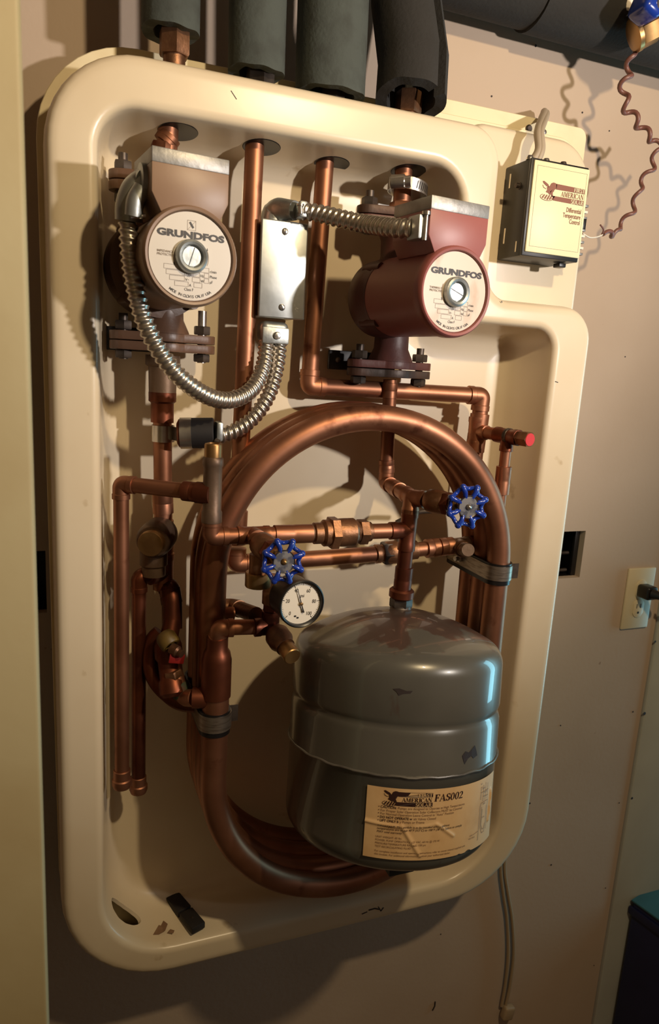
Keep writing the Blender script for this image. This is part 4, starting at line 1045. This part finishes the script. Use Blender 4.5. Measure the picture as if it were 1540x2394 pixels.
# ================================================================ SWITCH BOX AND CONDUITS
YJ = .742
jx0, jx1 = V(607, 620, YJ).x, V(716, 620, YJ).x
jz0, jz1 = V(656, 745, YJ).z - E0, V(663, 516, YJ).z - E0
jc = (jx0 + jx1) / 2
t = thing('switch_box', W(jc, .77, jz0), 'galvanised steel switch box with a blank cover between two copper pipes', 'box')
obj('box_body', MB().box(W(jc, YJ + .027, (jz0 + jz1) / 2), (jx1 - jx0 - .003, .050, jz1 - jz0 - .003), bevel=.002), MT['galv'], t)
cv = MB(); cv.box(W(jc, YJ + .0005, (jz0 + jz1) / 2), (jx1 - jx0, .0035, jz1 - jz0), bevel=.0016, seg=3)
cvo = obj('cover', cv, MT['galv'], t)
for zz in (jz1 - .0105, jz0 + .0115):
    s_ = obj('screw', MB().lathe(W(jc, YJ - .0012, zz), (0, -1, 0), [(.0036, 0), (.0032, .0012), (.0018, .0018), (0, .0019)], 20), MT['steel'], cvo)
for zz, an in ((jz1 - .0105, 88), (jz0 + .0115, 60)):
    obj('screw_slot', MB().box(W(jc, YJ - .0029, zz), (.0064, .0008, .0009), rot=Matrix.Rotation(rad(an), 3, 'Y')), MT['black'], cvo, smooth=0)
stm = MB(); fnj = lambda x, y: W(jc + .0135 + x, YJ - .0014, jz0 + .0095 + y)
stroke(stm, [(0, .006), (.001, .003), (.0045, .002)], .0007, fnj); stroke(stm, [(.001, .003), (.002, .0), (.0045, -.001)], .0007, fnj)
obj('stamped_mark', stm, MT['capgrey'], cvo, smooth=0, recalc=False)
# 90 degree connector on top
ta = V(648, 505, .762); tb_ = V(706, 490, .735)
cn = thing('conduit_connector', ta, 'zinc right angle conduit connector on top of the steel switch box', 'connector')
obj('angle_body', MB().tube(bend_path([W(jc - .006, .768, jz1 - .002), W(jc - .004, .768, jz1 + .014), V(690, 492, .742)], .014, 10), [.0135] * 6 + [.0125] * 6 + [.0095], 20), MT['zinc'], cn)
obj('clamp', MB().box(V(703, 492, .737), (.009, .019, .016), bevel=.002), MT['zinc'], cn)
obj('clamp_screw', MB().cyl(V(703, 500, .726), V(702, 480, .726), .0022, 10).lathe(V(702, 482, .726), (0, 0, 1), [(.0038, 0), (.0038, .002), (0, .003)], 12), MT['steel'], cn)
# double connector below
dc = V(637, 776, .752)
c2 = thing('conduit_connector', dc, 'zinc double conduit connector under the steel switch box', 'connector')
dx = V(668, 776, .752).x - V(605, 776, .752).x
obj('clamp_body', MB().box(dc, (dx, .024, V(637, 752, .752).z - V(637, 799, .752).z), bevel=.006, seg=4), MT['zinc'], c2)
obj('clamp_strap', MB().box(dc + Vector((0, -.0115, -.004)), (dx * .98, .004, .017), bevel=.0015), MT['zinc'], c2)
obj('clamp_screw', MB().lathe(dc + Vector((.001, -.013, -.004)), (0, -1, 0), [(.004, 0), (.004, .002), (.003, .0035), (0, .004)], 16), MT['steel'], c2)
def flex(label, pts, r, pitch, name='flexible_conduit'):
    path = resample(spline(pts, 16), pitch / 7)
    mb = MB(); mb.tube(path, r, 18, rfun=lambda s, a: r * (1 + .13 * math.cos(2 * PI * s / pitch + a)))
    return tag(obj(name, mb, MT['flex'], smooth=80), label, 'conduit')
flex('armoured cable looping from the brown pump to the steel switch box', [V(299, 520, .672), V(303, 585, .668), V(313, 660, .664), V(336, 748, .662), V(375, 825, .664), V(425, 886, .672), V(490, 928, .690), V(547, 934, .708), V(593, 905, .726), V(617, 850, .742), V(622, 795, .750)], .0078, .0062)
flex('short armoured cable from the switch box down to the strap-on sensor', [V(653, 795, .750), V(648, 850, .745), V(630, 918, .738), V(596, 972, .732), V(553, 1005, .728), V(508, 1021, .726)], .0076, .0064)
flex('armoured cable running right from the switch box to the red pump', [V(708, 493, .736), V(745, 499, .727), V(790, 510, .712), V(850, 523, .690), V(905, 531, .656), V(940, 534, .640), V(966, 533, .632)], .0082, .0068)
# angled connector on the brown pump
k0 = C1 - u1 * .033 + z1 * .0595 - n1 * .030
cn = thing('conduit_connector', k0, 'zinc elbow connector on the left side of the brown pump terminal box', 'connector')
k1, k2, k3 = V(345, 425, .672), V(305, 440, .672), V(300, 520, .672)
obj('angle_body', MB().tube(spline([k0 + u1 * .004, V(338, 428, .668), V(316, 446, .668), V(303, 480, .670), V(301, 517, .672)], 8), .0118, 24), MT['zinc'], cn)
obj('lock_ring', MB().cyl(k0 - u1 * .004, k0 + u1 * .002, .0145, 20), MT['zinc'], cn)
obj('cover_plate', MB().tube(spline([V(332, 440, .655), V(316, 470, .655), V(312, 505, .657)], 6), [.0075] * 13, 12), MT['zinc'], cn)
obj('clamp_screw', MB().cyl(V(305, 507, .655), V(340, 505, .655), .0022, 10).cyl(V(325, 495, .656), V(326, 512, .656), .003, 10), MT['steel'], cn)
k0 = V(975, 533, .627) + u2 * .0075
cn = thing('conduit_connector', k0, 'small steel clamp connector on the left side of the red pump terminal box', 'connector')
obj('clamp', MB().box(k0 - u2 * .0075, (.010, .020, .022), rot=Matrix((u2, n2, z2)).transposed(), bevel=.002), MT['zinc'], cn)
obj('neck', MB().cyl(k0 - u2 * .006, k0 + u2 * .001, .0100, 24), MT['zinc'], cn)
obj('clamp_screw', MB().cyl(k0 - u2 * .006 + n2 * .011 + z2 * .012, k0 - u2 * .006 + n2 * .011 - z2 * .012, .0024, 12).lathe(k0 - u2 * .006 + n2 * .011 + z2 * .010, z2, [(.0042, 0), (.0042, .003), (0, .004)], 14), MT['steel'], cn)
# strap-on temperature sensor
sa, sb = V(414, 1013, .737), V(500, 1012, .728)
sd = (sb - sa).normalized(); SL = (sb - sa).length
t = thing('strap_sensor', V(455, 1045, .733), 'black capped temperature sensor strapped to the left copper pipe', 'sensor')
obj('sensor_cap', MB().lathe(sa, sd, [(.0145, SL * .30), (.0158, SL * .32), (.0158, SL * .97), (.0145, SL), (0, SL)], 32), MT['rubber'], t)
obj('sensor_base', MB().lathe(sa, sd, [(.011, 0), (.0146, .002), (.0146, SL * .4)], 32), MT['copper_dark'], t)
obj('hose_band', MB().lathe(sa, sd, [(.0150, SL * .08), (.0162, SL * .09), (.0162, SL * .40), (.0150, SL * .41)], 32), MT['steel'], t)
mb = MB(); n = 32; pz = V(385, 1013, .757).z
rg = []
for j in range(n):
    a = 2 * PI * j / n; o_ = Vector((math.cos(a), math.sin(a), 0)); p = Vector((X1 + .001, Y1, pz))
    rg.append(mb.ring([p + o_ * .0109 + Vector((0, 0, .0085)), p + o_ * .0118 + Vector((0, 0, .0085)), p + o_ * .0118 - Vector((0, 0, .0085)), p + o_ * .0109 - Vector((0, 0, .0085))]))
mb.skin(rg, True, False, False, True); obj('pipe_band', mb, MT['steel'], t, smooth=60)
obj('band_arm', MB().box((Vector((X1 + .010, Y1 - .011, pz)) + sa) / 2 + Vector((.001, 0, 0)), ((sa - Vector((X1 + .010, Y1 - .011, pz))).length + .006, .0016, .014), rot=Matrix.Rotation(math.atan2(sa.y - Y1 + .011, sa.x - X1 - .010), 3, 'Z')), MT['steel'], t)
sc = sb + sd * .006
obj('cable_clamp', MB().box(sb + sd * .004 + Vector((0, -.003, .002)), (.007, .016, .020), bevel=.002), MT['zinc'], t)
obj('clamp_screw', MB().cyl(V(503, 1030, .715), V(512, 1034, .713), .003, 10), MT['darksteel'], t)

# ================================================================ TEMPERATURE CONTROLLER
YC0, YC1 = .7235, .7750
cx0, cx1 = V(1245, 372, YC0).x, V(1378, 395, YC0).x
cz1, cz0 = V(1300, 380, YC0).z - E0 + .001, V(1295, 606, YC0).z - E0
cxm, czm = (cx0 + cx1) / 2, (cz0 + cz1) / 2
t = thing('temperature_controller', W(cxm, YC1, cz0), 'black box with a cream lettered face, mounted at the upper right of the tray', 'controller')
obj('case', MB().box(W(cxm, (YC0 + YC1) / 2 + .002, czm), (cx1 - cx0, YC1 - YC0 - .004, cz1 - cz0), bevel=.0012), MT['black'], t)
obj('face_edge', MB().box(W(cxm - .0005, YC0 + .0028, czm), (cx1 - cx0 + .0006, .0044, cz1 - cz0 + .0004), bevel=.0012), MT['black'], t)
fx0, fx1, fz0, fz1 = cx0 + .0022, cx1 - .0002, cz0 + .0042, cz1 - .0022
fc = obj('face_plate', MB().box(W((fx0 + fx1) / 2, YC0 - .0002, (fz0 + fz1) / 2), (fx1 - fx0, .0028, fz1 - fz0), bevel=.0012), MT['face'], t)
FW, FH = fx1 - fx0, fz1 - fz0
ff = lambda x, y: W(fx0 + x, YC0 - .0019, fz0 + y)
ff2 = lambda x, y: W(fx0 + x, YC0 - .0022, fz0 + y)
mg = MB(); rect_outline(mg, FW * .055, FH * .065, FW * .955, FH * .945, .00022, ff)
obj('printed_border', mg, MT['greyink'], fc, smooth=0, recalc=False)
mb, ml = MB(), MB()
hL = FH * .205
logo(mb, FW * .165, FH * .585, hL, ff, (FW * .945 - FW * .165) / hL)
for s, b, hh_, tgt in (('FIRST', .680, .235, ml), ('AMERICAN', .345, .265, mb), ('SOLAR', .035, .235, ml)):
    put_serif(tgt, s, FW * .940, FH * .585 + hL * b, hL * hh_, ff2 if tgt is ml else ff, .93, right=True)
obj('logo_print', mb, MT['inkbrown'], fc, smooth=0, recalc=False)
obj('reversed_lettering', ml, MT['face'], fc, smooth=0, recalc=False)
mb = MB()
for k, s in enumerate(('Differential', 'Temperature', 'Control')): put_text(mb, s, FW * .925, FH * (.497 - .062 * k), FH * .073, ff, bold=.014, sx=.66, align='RIGHT')
obj('lettering', mb, MT['inkbrown'], fc, smooth=0, recalc=False)
# slots, side screw, top screws, side terminal strip
for py, yy, hh_ in ((425, .764, .016), (555, .764, .0175), (590, .738, .012)):
    zz = V(1200, py, yy).z - E0 if yy > .75 else cz0 + .011
    obj('side_slot', MB().box(W(cx0 - .0002, yy, zz), (.0012, .0022, hh_), bevel=.0005), MT['cream'], t, smooth=0)
ss = W(cx0, .744, V(1228, 437, .744).z - E0)
obj('side_screw', MB().lathe(ss, (-1, 0, 0), [(.004, 0), (.004, .0008), (.0028, .001), (.0028, .005), (0, .0055)], 14), MT['darksteel'], t)
for px, m_ in ((1238, 'steel'), (1276, 'steel'), (1316, 'darksteel')):
    p = V(px, 372 + (px - 1238) * .17, .734); p.z = E0 + cz1
    obj('top_screw', MB().lathe(p, (0, 0, 1), [(.0042, 0), (.0042, .002), (.003, .0045), (0, .0048)], 14), MT[m_], t)
st = obj('terminal_strip', MB().box(W(cx1 + .004, .742, cz0 + .039), (.009, .014, .060), bevel=.0006), MT['darksteel'], t)
for k in range(9):
    zz = cz0 + .012 + k * .0068
    if k == 5: obj('terminal_gap', MB().box(W(cx1 + .0100, .740, zz), (.006, .013, .012), bevel=.0005), MT['plastic'], st)
    else: obj('terminal_barrier', MB().box(W(cx1 + .0105, .741, zz), (.0075, .013, .0028), bevel=.0004), MT['white'] if k % 2 else MT['capgrey'], st)
obj('cable_gland', MB().box(W(cx1 - .012, .742, cz0 - .003), (.010, .012, .005), bevel=.001), MT['black'], t)
tag(obj('electrical_cable', MB().tube(spline([W(.5160, .744, cz1 - .002), V(1259, 350, .744), V(1257, 310, .752), V(1264, 285, .772), V(1271, 267, .806), V(1272, 262, .84)], 10), .0048, 14).tube(spline([W(.5225, .742, cz1 - .002), V(1266, 350, .742), V(1264, 310, .75), V(1271, 286, .77), V(1277, 269, .806), V(1277, 264, .84)], 10), .0040, 14), MT['wiregrey'], smooth=60), 'grey cable rising from the controller box over the edge of the tray', 'cable')
tag(obj('signal_wire', MB().tube(spline([V(1362, 546, .735), V(1378, 555, .74), V(1395, 554, .75), V(1408, 549, .755)], 8), .0008, 8), MT['white'], smooth=60), 'thin white wire between the controller and the brown twisted wire', 'wire')
def coily(label, pts, r, amp, pitch, ph=0.0, extra=None):
    path = resample(spline(pts, 16), pitch / 14); out = []; s = 0.0
    for i, p in enumerate(path):
        tg = (path[min(i + 1, len(path) - 1)] - path[max(i - 1, 0)]).normalized(); u, v_, _ = frame(tg, (0, 1, 0.01))
        a = 2 * PI * i / 14 + ph; q = min(1, i / 14, (len(path) - 1 - i) / 14)
        out.append(p + (u * math.cos(a) + v_ * math.sin(a)) * amp * q)
    mb = MB(); mb.tube(out, r, 10)
    if extra: mb.tube(spline(extra, 6), r * .4, 8)
    return tag(obj('twisted_wire', mb, MT['wirebrown'], smooth=70), label, 'wire')
YWi = .775
coily('brown twisted wire hanging from the brass valve at the upper right', [V(1484, 88, YWi), V(1474, 150, YWi), V(1458, 205, YWi), V(1466, 255, YWi), V(1490, 285, YWi), V(1512, 315, YWi), V(1552, 345, YWi)], .0029, .0052, .0265)
coily('brown twisted wire ending beside the controller', [V(1560, 325, YWi), V(1536, 355, YWi), V(1522, 395, YWi), V(1498, 430, YWi), V(1486, 470, YWi), V(1470, 505, YWi), V(1442, 535, YWi), V(1438, 556, .77), V(1428, 542, .765), V(1408, 548, .76)], .0026, .0040, .030, 1.0, [V(1408, 547, .758), V(1410, 536, .755), V(1403, 526, .752)])

# ================================================================ FOAM COVERED PIPES ABOVE
def foam(label, pts, r, m, notch=0.0, thick=.011):
    path = [Vector(p) for p in pts]; n = len(path); mb = MB(); seg = 40
    outer, inner = [], []
    for i, p in enumerate(path):
        tg = (path[min(i + 1, n - 1)] - path[max(i - 1, 0)]).normalized(); u, v_, _ = frame(tg, (0, 1, 0.01))
        oo, ii = [], []
        for j in range(seg + 1):
            a = notch / 2 + (2 * PI - notch) * j / seg + (rad(-62) if notch else 0)
            d = u * math.cos(a) + v_ * math.sin(a)
            wob = Vector((0, 0, .0014 * math.sin(a * 2 + 1) + .0006 * math.sin(a * 7))) if i == 0 else Vector((0, 0, 0))
            oo.append(p + d * r + wob); ii.append(p + d * (r - thick) + wob)
        outer.append(mb.ring(oo)); inner.append(mb.ring(ii))
    for i in range(n - 1):
        for j in range(seg):
            mb.face((outer[i][j], outer[i][j + 1], outer[i + 1][j + 1], outer[i + 1][j])); mb.face((inner[i][j + 1], inner[i][j], inner[i + 1][j], inner[i + 1][j + 1]))
        if notch:
            for j in (0, seg): mb.face((outer[i][j], outer[i + 1][j], inner[i + 1][j], inner[i][j]))
    for i in (0, n - 1):
        for j in range(seg): mb.face((outer[i][j], outer[i][j + 1], inner[i][j + 1], inner[i][j]))
    if not notch: bmesh.ops.remove_doubles(mb.bm, verts=mb.bm.verts, dist=1e-5)
    return tag(obj('pipe_insulation', mb, MT[m], smooth=50), label, 'pipe insulation', None)
TOP = .62
fz = lambda px, py, Y: V(px, py, Y).z - E0
foam('grey foam pipe sleeve at the far left with a large brass union below it', [W(.1090, .760, fz(395, 78, .76)), W(.1088, .760, .40), W(.1085, .760, TOP)], .0272, 'foam')
foam('grey foam pipe sleeve second from the left above the tray', [W(.1935, .760, fz(598, 160, .745)), W(.1920, .760, .40), W(.1905, .760, TOP)], .0282, 'foam')
foam('wide grey foam pipe sleeve third from the left above the tray', [W(.2745, .765, fz(760, 192, .73)), W(.2720, .765, .40), W(.2690, .765, TOP)], .0365, 'foam')
fb = V(960, 238, .74); ft = V(945, 0, .77)
foam('dark foam pipe sleeve at the right, split open at its lower end', [fb, fb * .6 + ft * .4 + Vector((.006, 0, 0)), ft + Vector((.004, .004, 0)), ft + Vector((.004, .006, .11)), ft + Vector((.006, .006, .26))], .0375, 'foamdark', notch=rad(22), thick=.012)
# short pipes inside the sleeves
# long horizontal insulated pipe at the upper right
ya = .815
h0, h1 = V(1035, 45, ya), V(1545, 145, ya)
hzc = (V(1380, 100, ya).z)
tz = V(1300, 148, ya - .01).z
hr = .047
p0, p1 = Vector((V(1030, 40, ya).x - .03, ya, tz + hr * .98 + .036)), Vector((1.75, ya, tz + hr * .98 + .036))
gapx = V(1232, 95, ya).x
t = thing('insulated_pipe', (p0 + p1) / 2, 'long horizontal pipe in black foam insulation along the wall at upper right', 'pipe')
obj('insulation', MB().tube([p0, Vector((gapx - .0006, ya, p0.z))], hr, 40), MT['foamdark'], t)
obj('insulation', MB().tube([Vector((gapx + .0006, ya, p0.z - .003)), p1 + Vector((0, 0, -.003))], hr, 40), MT['foamdark'], t)
# brass valve with a blue handle in front of it
bz = V(1512, 68, .76); bd = Vector((.75, -.35, .45)).normalized()
t = thing('brass_valve', bz, 'brass valve with a blue handle at the top right corner', 'valve')
obj('compression_nut', MB().hexa(bz - bd * .012, bz + bd * .012, .019), MT['brass'], t)
obj('nut_collar', MB().lathe(bz - bd * .018, bd, [(.016, 0), (.019, .001), (.019, .006), (.016, .007)], 28), MT['brass'], t)
obj('valve_body', MB().cyl(V(1500, 40, .775), V(1486, -50, .775), .020, 28), MT['brass'], t)
obj('copper_stub', MB().cyl(V(1478, 8, .79), V(1340, -22, .79), .0135, 24), MT['copper'], t)
obj('white_joint', MB().lathe(V(1462, 5, .782), (V(1340, -22, .782) - V(1478, 8, .782)), [(.0145, -.006), (.0170, -.003), (.0165, .006), (.0140, .009)], 24), MT['white'], t)
obj('blue_handle', MB().box(V(1512, 14, .735), (.026, .034, .030), rot=Matrix.Rotation(rad(20), 3, 'Y'), bevel=.007, seg=3), MT['blue'], t)
obj('handle_screw', MB().lathe(V(1540, 10, .722), (.3, -1, 0), [(.008, 0), (.008, .003), (0, .004)], 16), MT['steel'], t)

# ================================================================ OUTLET AND CORDS
o0 = V(1467.4, 1328.5, YW); o1 = V(1446.8, 1470.4, YW)
oh = o0.z - o1.z; ow = .057; ox = o0.x + ow / 2; oz = (o0.z + o1.z) / 2 - E0
t = thing('wall_outlet', W(ox, YW, oz - oh / 2), 'ivory duplex wall outlet at the right edge with one free socket', 'outlet')
obj('cover_plate', MB().box(W(ox, YW - .0022, oz), (ow, .0050, oh), bevel=.0022), MT['outlet'], t)
for s in (1, -1):
    rc = W(ox + .001, YW - .0046, oz + s * oh * .155)
    mb = MB(); pts = [(x * .72, y) for x, y in arc(0, 0, .0175, .0165, 30, 150, 10)] + [(x * .72, y) for x, y in arc(0, 0, .0175, .0165, 210, 330, 10)]
    mb.prism(pts, rc, Vector((1, 0, 0)), Vector((0, 0, 1)), Vector((0, -1, 0)), .0016, .0004)
    rcp = obj('receptacle', mb, MT['outlet'], t)
    mb = MB()
    for sx in (-1, 1): mb.box(rc + Vector((sx * .0042, -.0016, .0040)), (.0014, .0006, .0078))
    mb.lathe(rc + Vector((0, -.0015, -.0075)), (0, -1, 0), [(.0020, 0), (.0020, .0006), (0, .0006)], 12)
    obj('slots', mb, MT['black'], rcp, smooth=0)
obj('plate_screw', MB().lathe(W(ox + .001, YW - .0046, oz), (0, -1, 0), [(.0026, 0), (.0022, .0008), (0, .001)], 14), MT['outlet'], t)
pg = W(ox + .001, YW - .0062, oz + oh * .155)
t = thing('power_plug', pg, 'black plug pushed into the upper socket of the wall outlet', 'plug')
obj('plug_body', MB().box(pg + Vector((0, -.0125, 0)), (.021, .025, .022), bevel=.004, seg=3), MT['plastic'], t)
obj('plug_neck', MB().lathe(pg + Vector((0, -.024, 0)), (.35, -1, 0), [(.009, 0), (.0065, .010), (.0058, .024), (.0038, .026)], 20), MT['plastic'], t)
pe = pg + Vector((.0175, -.048, 0))
obj('cord', MB().tube(spline([pe, pe + Vector((.020, -.010, -.002)), pe + Vector((.09, .0, -.01)), pe + Vector((.20, .02, -.06)), pe + Vector((.25, .03, -.40)), pe + Vector((.24, .03, -.625))], 10), .0036, 12), MT['plastic'], t)
# ivory cord hanging from behind the tray
def cordpts(dx, top, bot): return [V(1184 + dx, 1860, YW - .006), V(1178 + dx, 1960, YW - .006), V(1174 + dx, 2030, YW - .006), V(1181 + dx * 1.2, 2090, YW - .006), V(1190 + dx * 1.3, 2150, YW - .006), V(1193 + dx * 1.4, 2230, YW - .006), V(1186 + dx * 1.2, 2300, YW - .006), V(1176 + dx, 2352, YW - .006)]
t = thing('lamp_cord', V(1178, 2380, YW - .006), 'twin ivory cord with a plug hanging down the wall below the tray', 'cord')
obj('cord_strand', MB().tube(spline(cordpts(-4, 0, 0), 10), .0030, 10), MT['cordivory'], t)
obj('cord_strand', MB().tube(spline(cordpts(5, 0, 0), 10), .0030, 10), MT['cordivory'], t)
obj('plug', MB().box(V(1186, 2366, YW - .009), (.022, .014, .026), rot=Matrix.Rotation(rad(12), 3, 'Y'), bevel=.004, seg=3), MT['cordivory'], t)

# ================================================================ LOOSE THINGS
bA, bB = floor_pt(417, 2116, -.6785), floor_pt(449, 2154, -.6785)
t = thing('rubber_mount', floor_pt(433, 2136, -.683), 'pair of joined black rubber pads lying on the tray floor', 'rubber pad')
fl = (bB - bA); ang = math.atan2(fl.y, fl.x)
for c_ in (bA, bB): obj('pad', MB().box(c_ + Vector((0, 0, .001)), (fl.length * .93, .0185, .009), rot=Matrix.Rotation(ang, 3, 'Z'), bevel=.0015), MT['rubber'], t)
obj('rivet', MB().lathe(bB + Vector((0, 0, .005)), (0, 0, 1), [(.002, 0), (.0016, .0012), (0, .0016)], 10), MT['darksteel'], t)
bw0 = V(1480, 2103, YW - .01); zt_ = bw0.z
r_ = V(1540, 2146, 1) - EYE; bw1 = EYE + r_ * ((zt_ - E0) / r_.z)
du = (bw1 - bw0); du.z = 0; du.normalize(); dn_ = Vector((-du.y, du.x, 0))
if dn_.x < 0: dn_ = -dn_
t = thing('storage_bin', Vector((bw0.x + .2, bw0.y - .2, 0)), 'navy blue bin with its lid top coloured as lit teal at the lower right corner', 'bin')
Lb = .42
poly = [(0, 0), (Lb, 0), (Lb, .45), (0, .45)]
obj('bin_body', MB().prism(poly, Vector((bw0.x, bw0.y, 0.0)), du, dn_, Vector((0, 0, 1)), zt_ - .0045, .004), MT['navy'], t, smooth=30)
obj('lid', MB().prism([(-.002, -.003), (Lb + .002, -.003), (Lb + .002, .452), (-.002, .452)], Vector((bw0.x, bw0.y, zt_ - .0040)), du, dn_, Vector((0, 0, 1)), .0040, .0012), MT['teal'], t, smooth=30)
obj('lid_rim', MB().prism([(-.004, -.005), (Lb + .004, -.005), (Lb + .004, .0), (-.004, .0)], Vector((bw0.x, bw0.y, zt_ - .030)), du, dn_, Vector((0, 0, 1)), .0165, .002), MT['navy'], t, smooth=30)

# ================================================================ MARKS
def floor_mark(px, py, poly, z=-.6812):
    mb = MB(); mb.face([mb.bm.verts.new(floor_pt(px + a, py + b, z)) for a, b in poly]); obj('dirt_mark', mb, MT['dirt'], tray, smooth=0, recalc=False)
floor_mark(352, 2160, [(-4, 0), (2, -5), (8, -1), (3, 4)])
floor_mark(400, 2178, [(-8, 2), (-2, -6), (8, -3), (5, 4)])
floor_mark(368, 2168, [(-22, 4), (-10, -10), (8, -4), (14, -16), (24, -8), (18, 8), (4, 16), (-12, 18)])
def rim_mark(pts, t):
    mb = MB(); fn = lambda x, y: V(x, y, .7197); stroke(mb, pts, t, fn); obj('scuff_mark', mb, MT['chip'], tray, smooth=0, recalc=False)
rim_mark([(862, 2128), (876, 2124), (886, 2126)], 3.0); rim_mark([(884, 2120), (890, 2130), (896, 2122)], 2.4); rim_mark([(846, 2137), (858, 2132)], 2.2)
rim_mark([(540, 212), (553, 232)], 1.6); rim_mark([(1172, 704), (1173, 707)], 2.2); rim_mark([(1298, 892), (1304, 894)], 1.8)
wb = bpy.data.objects['wall_back']
def nail(px, py, r):
    r *= .55
    obj('nail_hole', MB().lathe(V(px, py, YW - .0004), (0, -1, 0), [(r, 0), (r * .9, .0004), (0, .0004)], 10), MT['chip'], wb, smooth=0)
for px, py, r in ((1252, 107, .0030), (1361, 263, .0022), (1424, 306, .0018), (1461, 834, .0018), (1479, 1664, .0028), (1447, 1877, .0022), (1415, 2076, .0022), (1388, 2257, .0020), (1149, 225, .0022), (1030, 2184, .0022), (1238, 1878, .0030), (1288, 2022, .0030), (1310, 1696, .0022)): nail(px, py, r)
mb = MB(); mb.tube([V(1017, 2342, YW - .001), V(1016, 2352, YW - .001), V(1011, 2362, YW - .001)], .0011, 8); obj('scratch_mark', mb, MT['chip'], wb)
wr_ = bpy.data.objects['wall_right']
for px, py, r in ((1531, 1500, .0022), (1506, 1668, .0030), (1477, 1866, .0022)): obj('nail_hole', MB().lathe(V(px, py, YW - .0046), (0, -1, 0), [(r, 0), (r * .9, .0006), (0, .0006)], 10), MT['chip'], wr_, smooth=0)
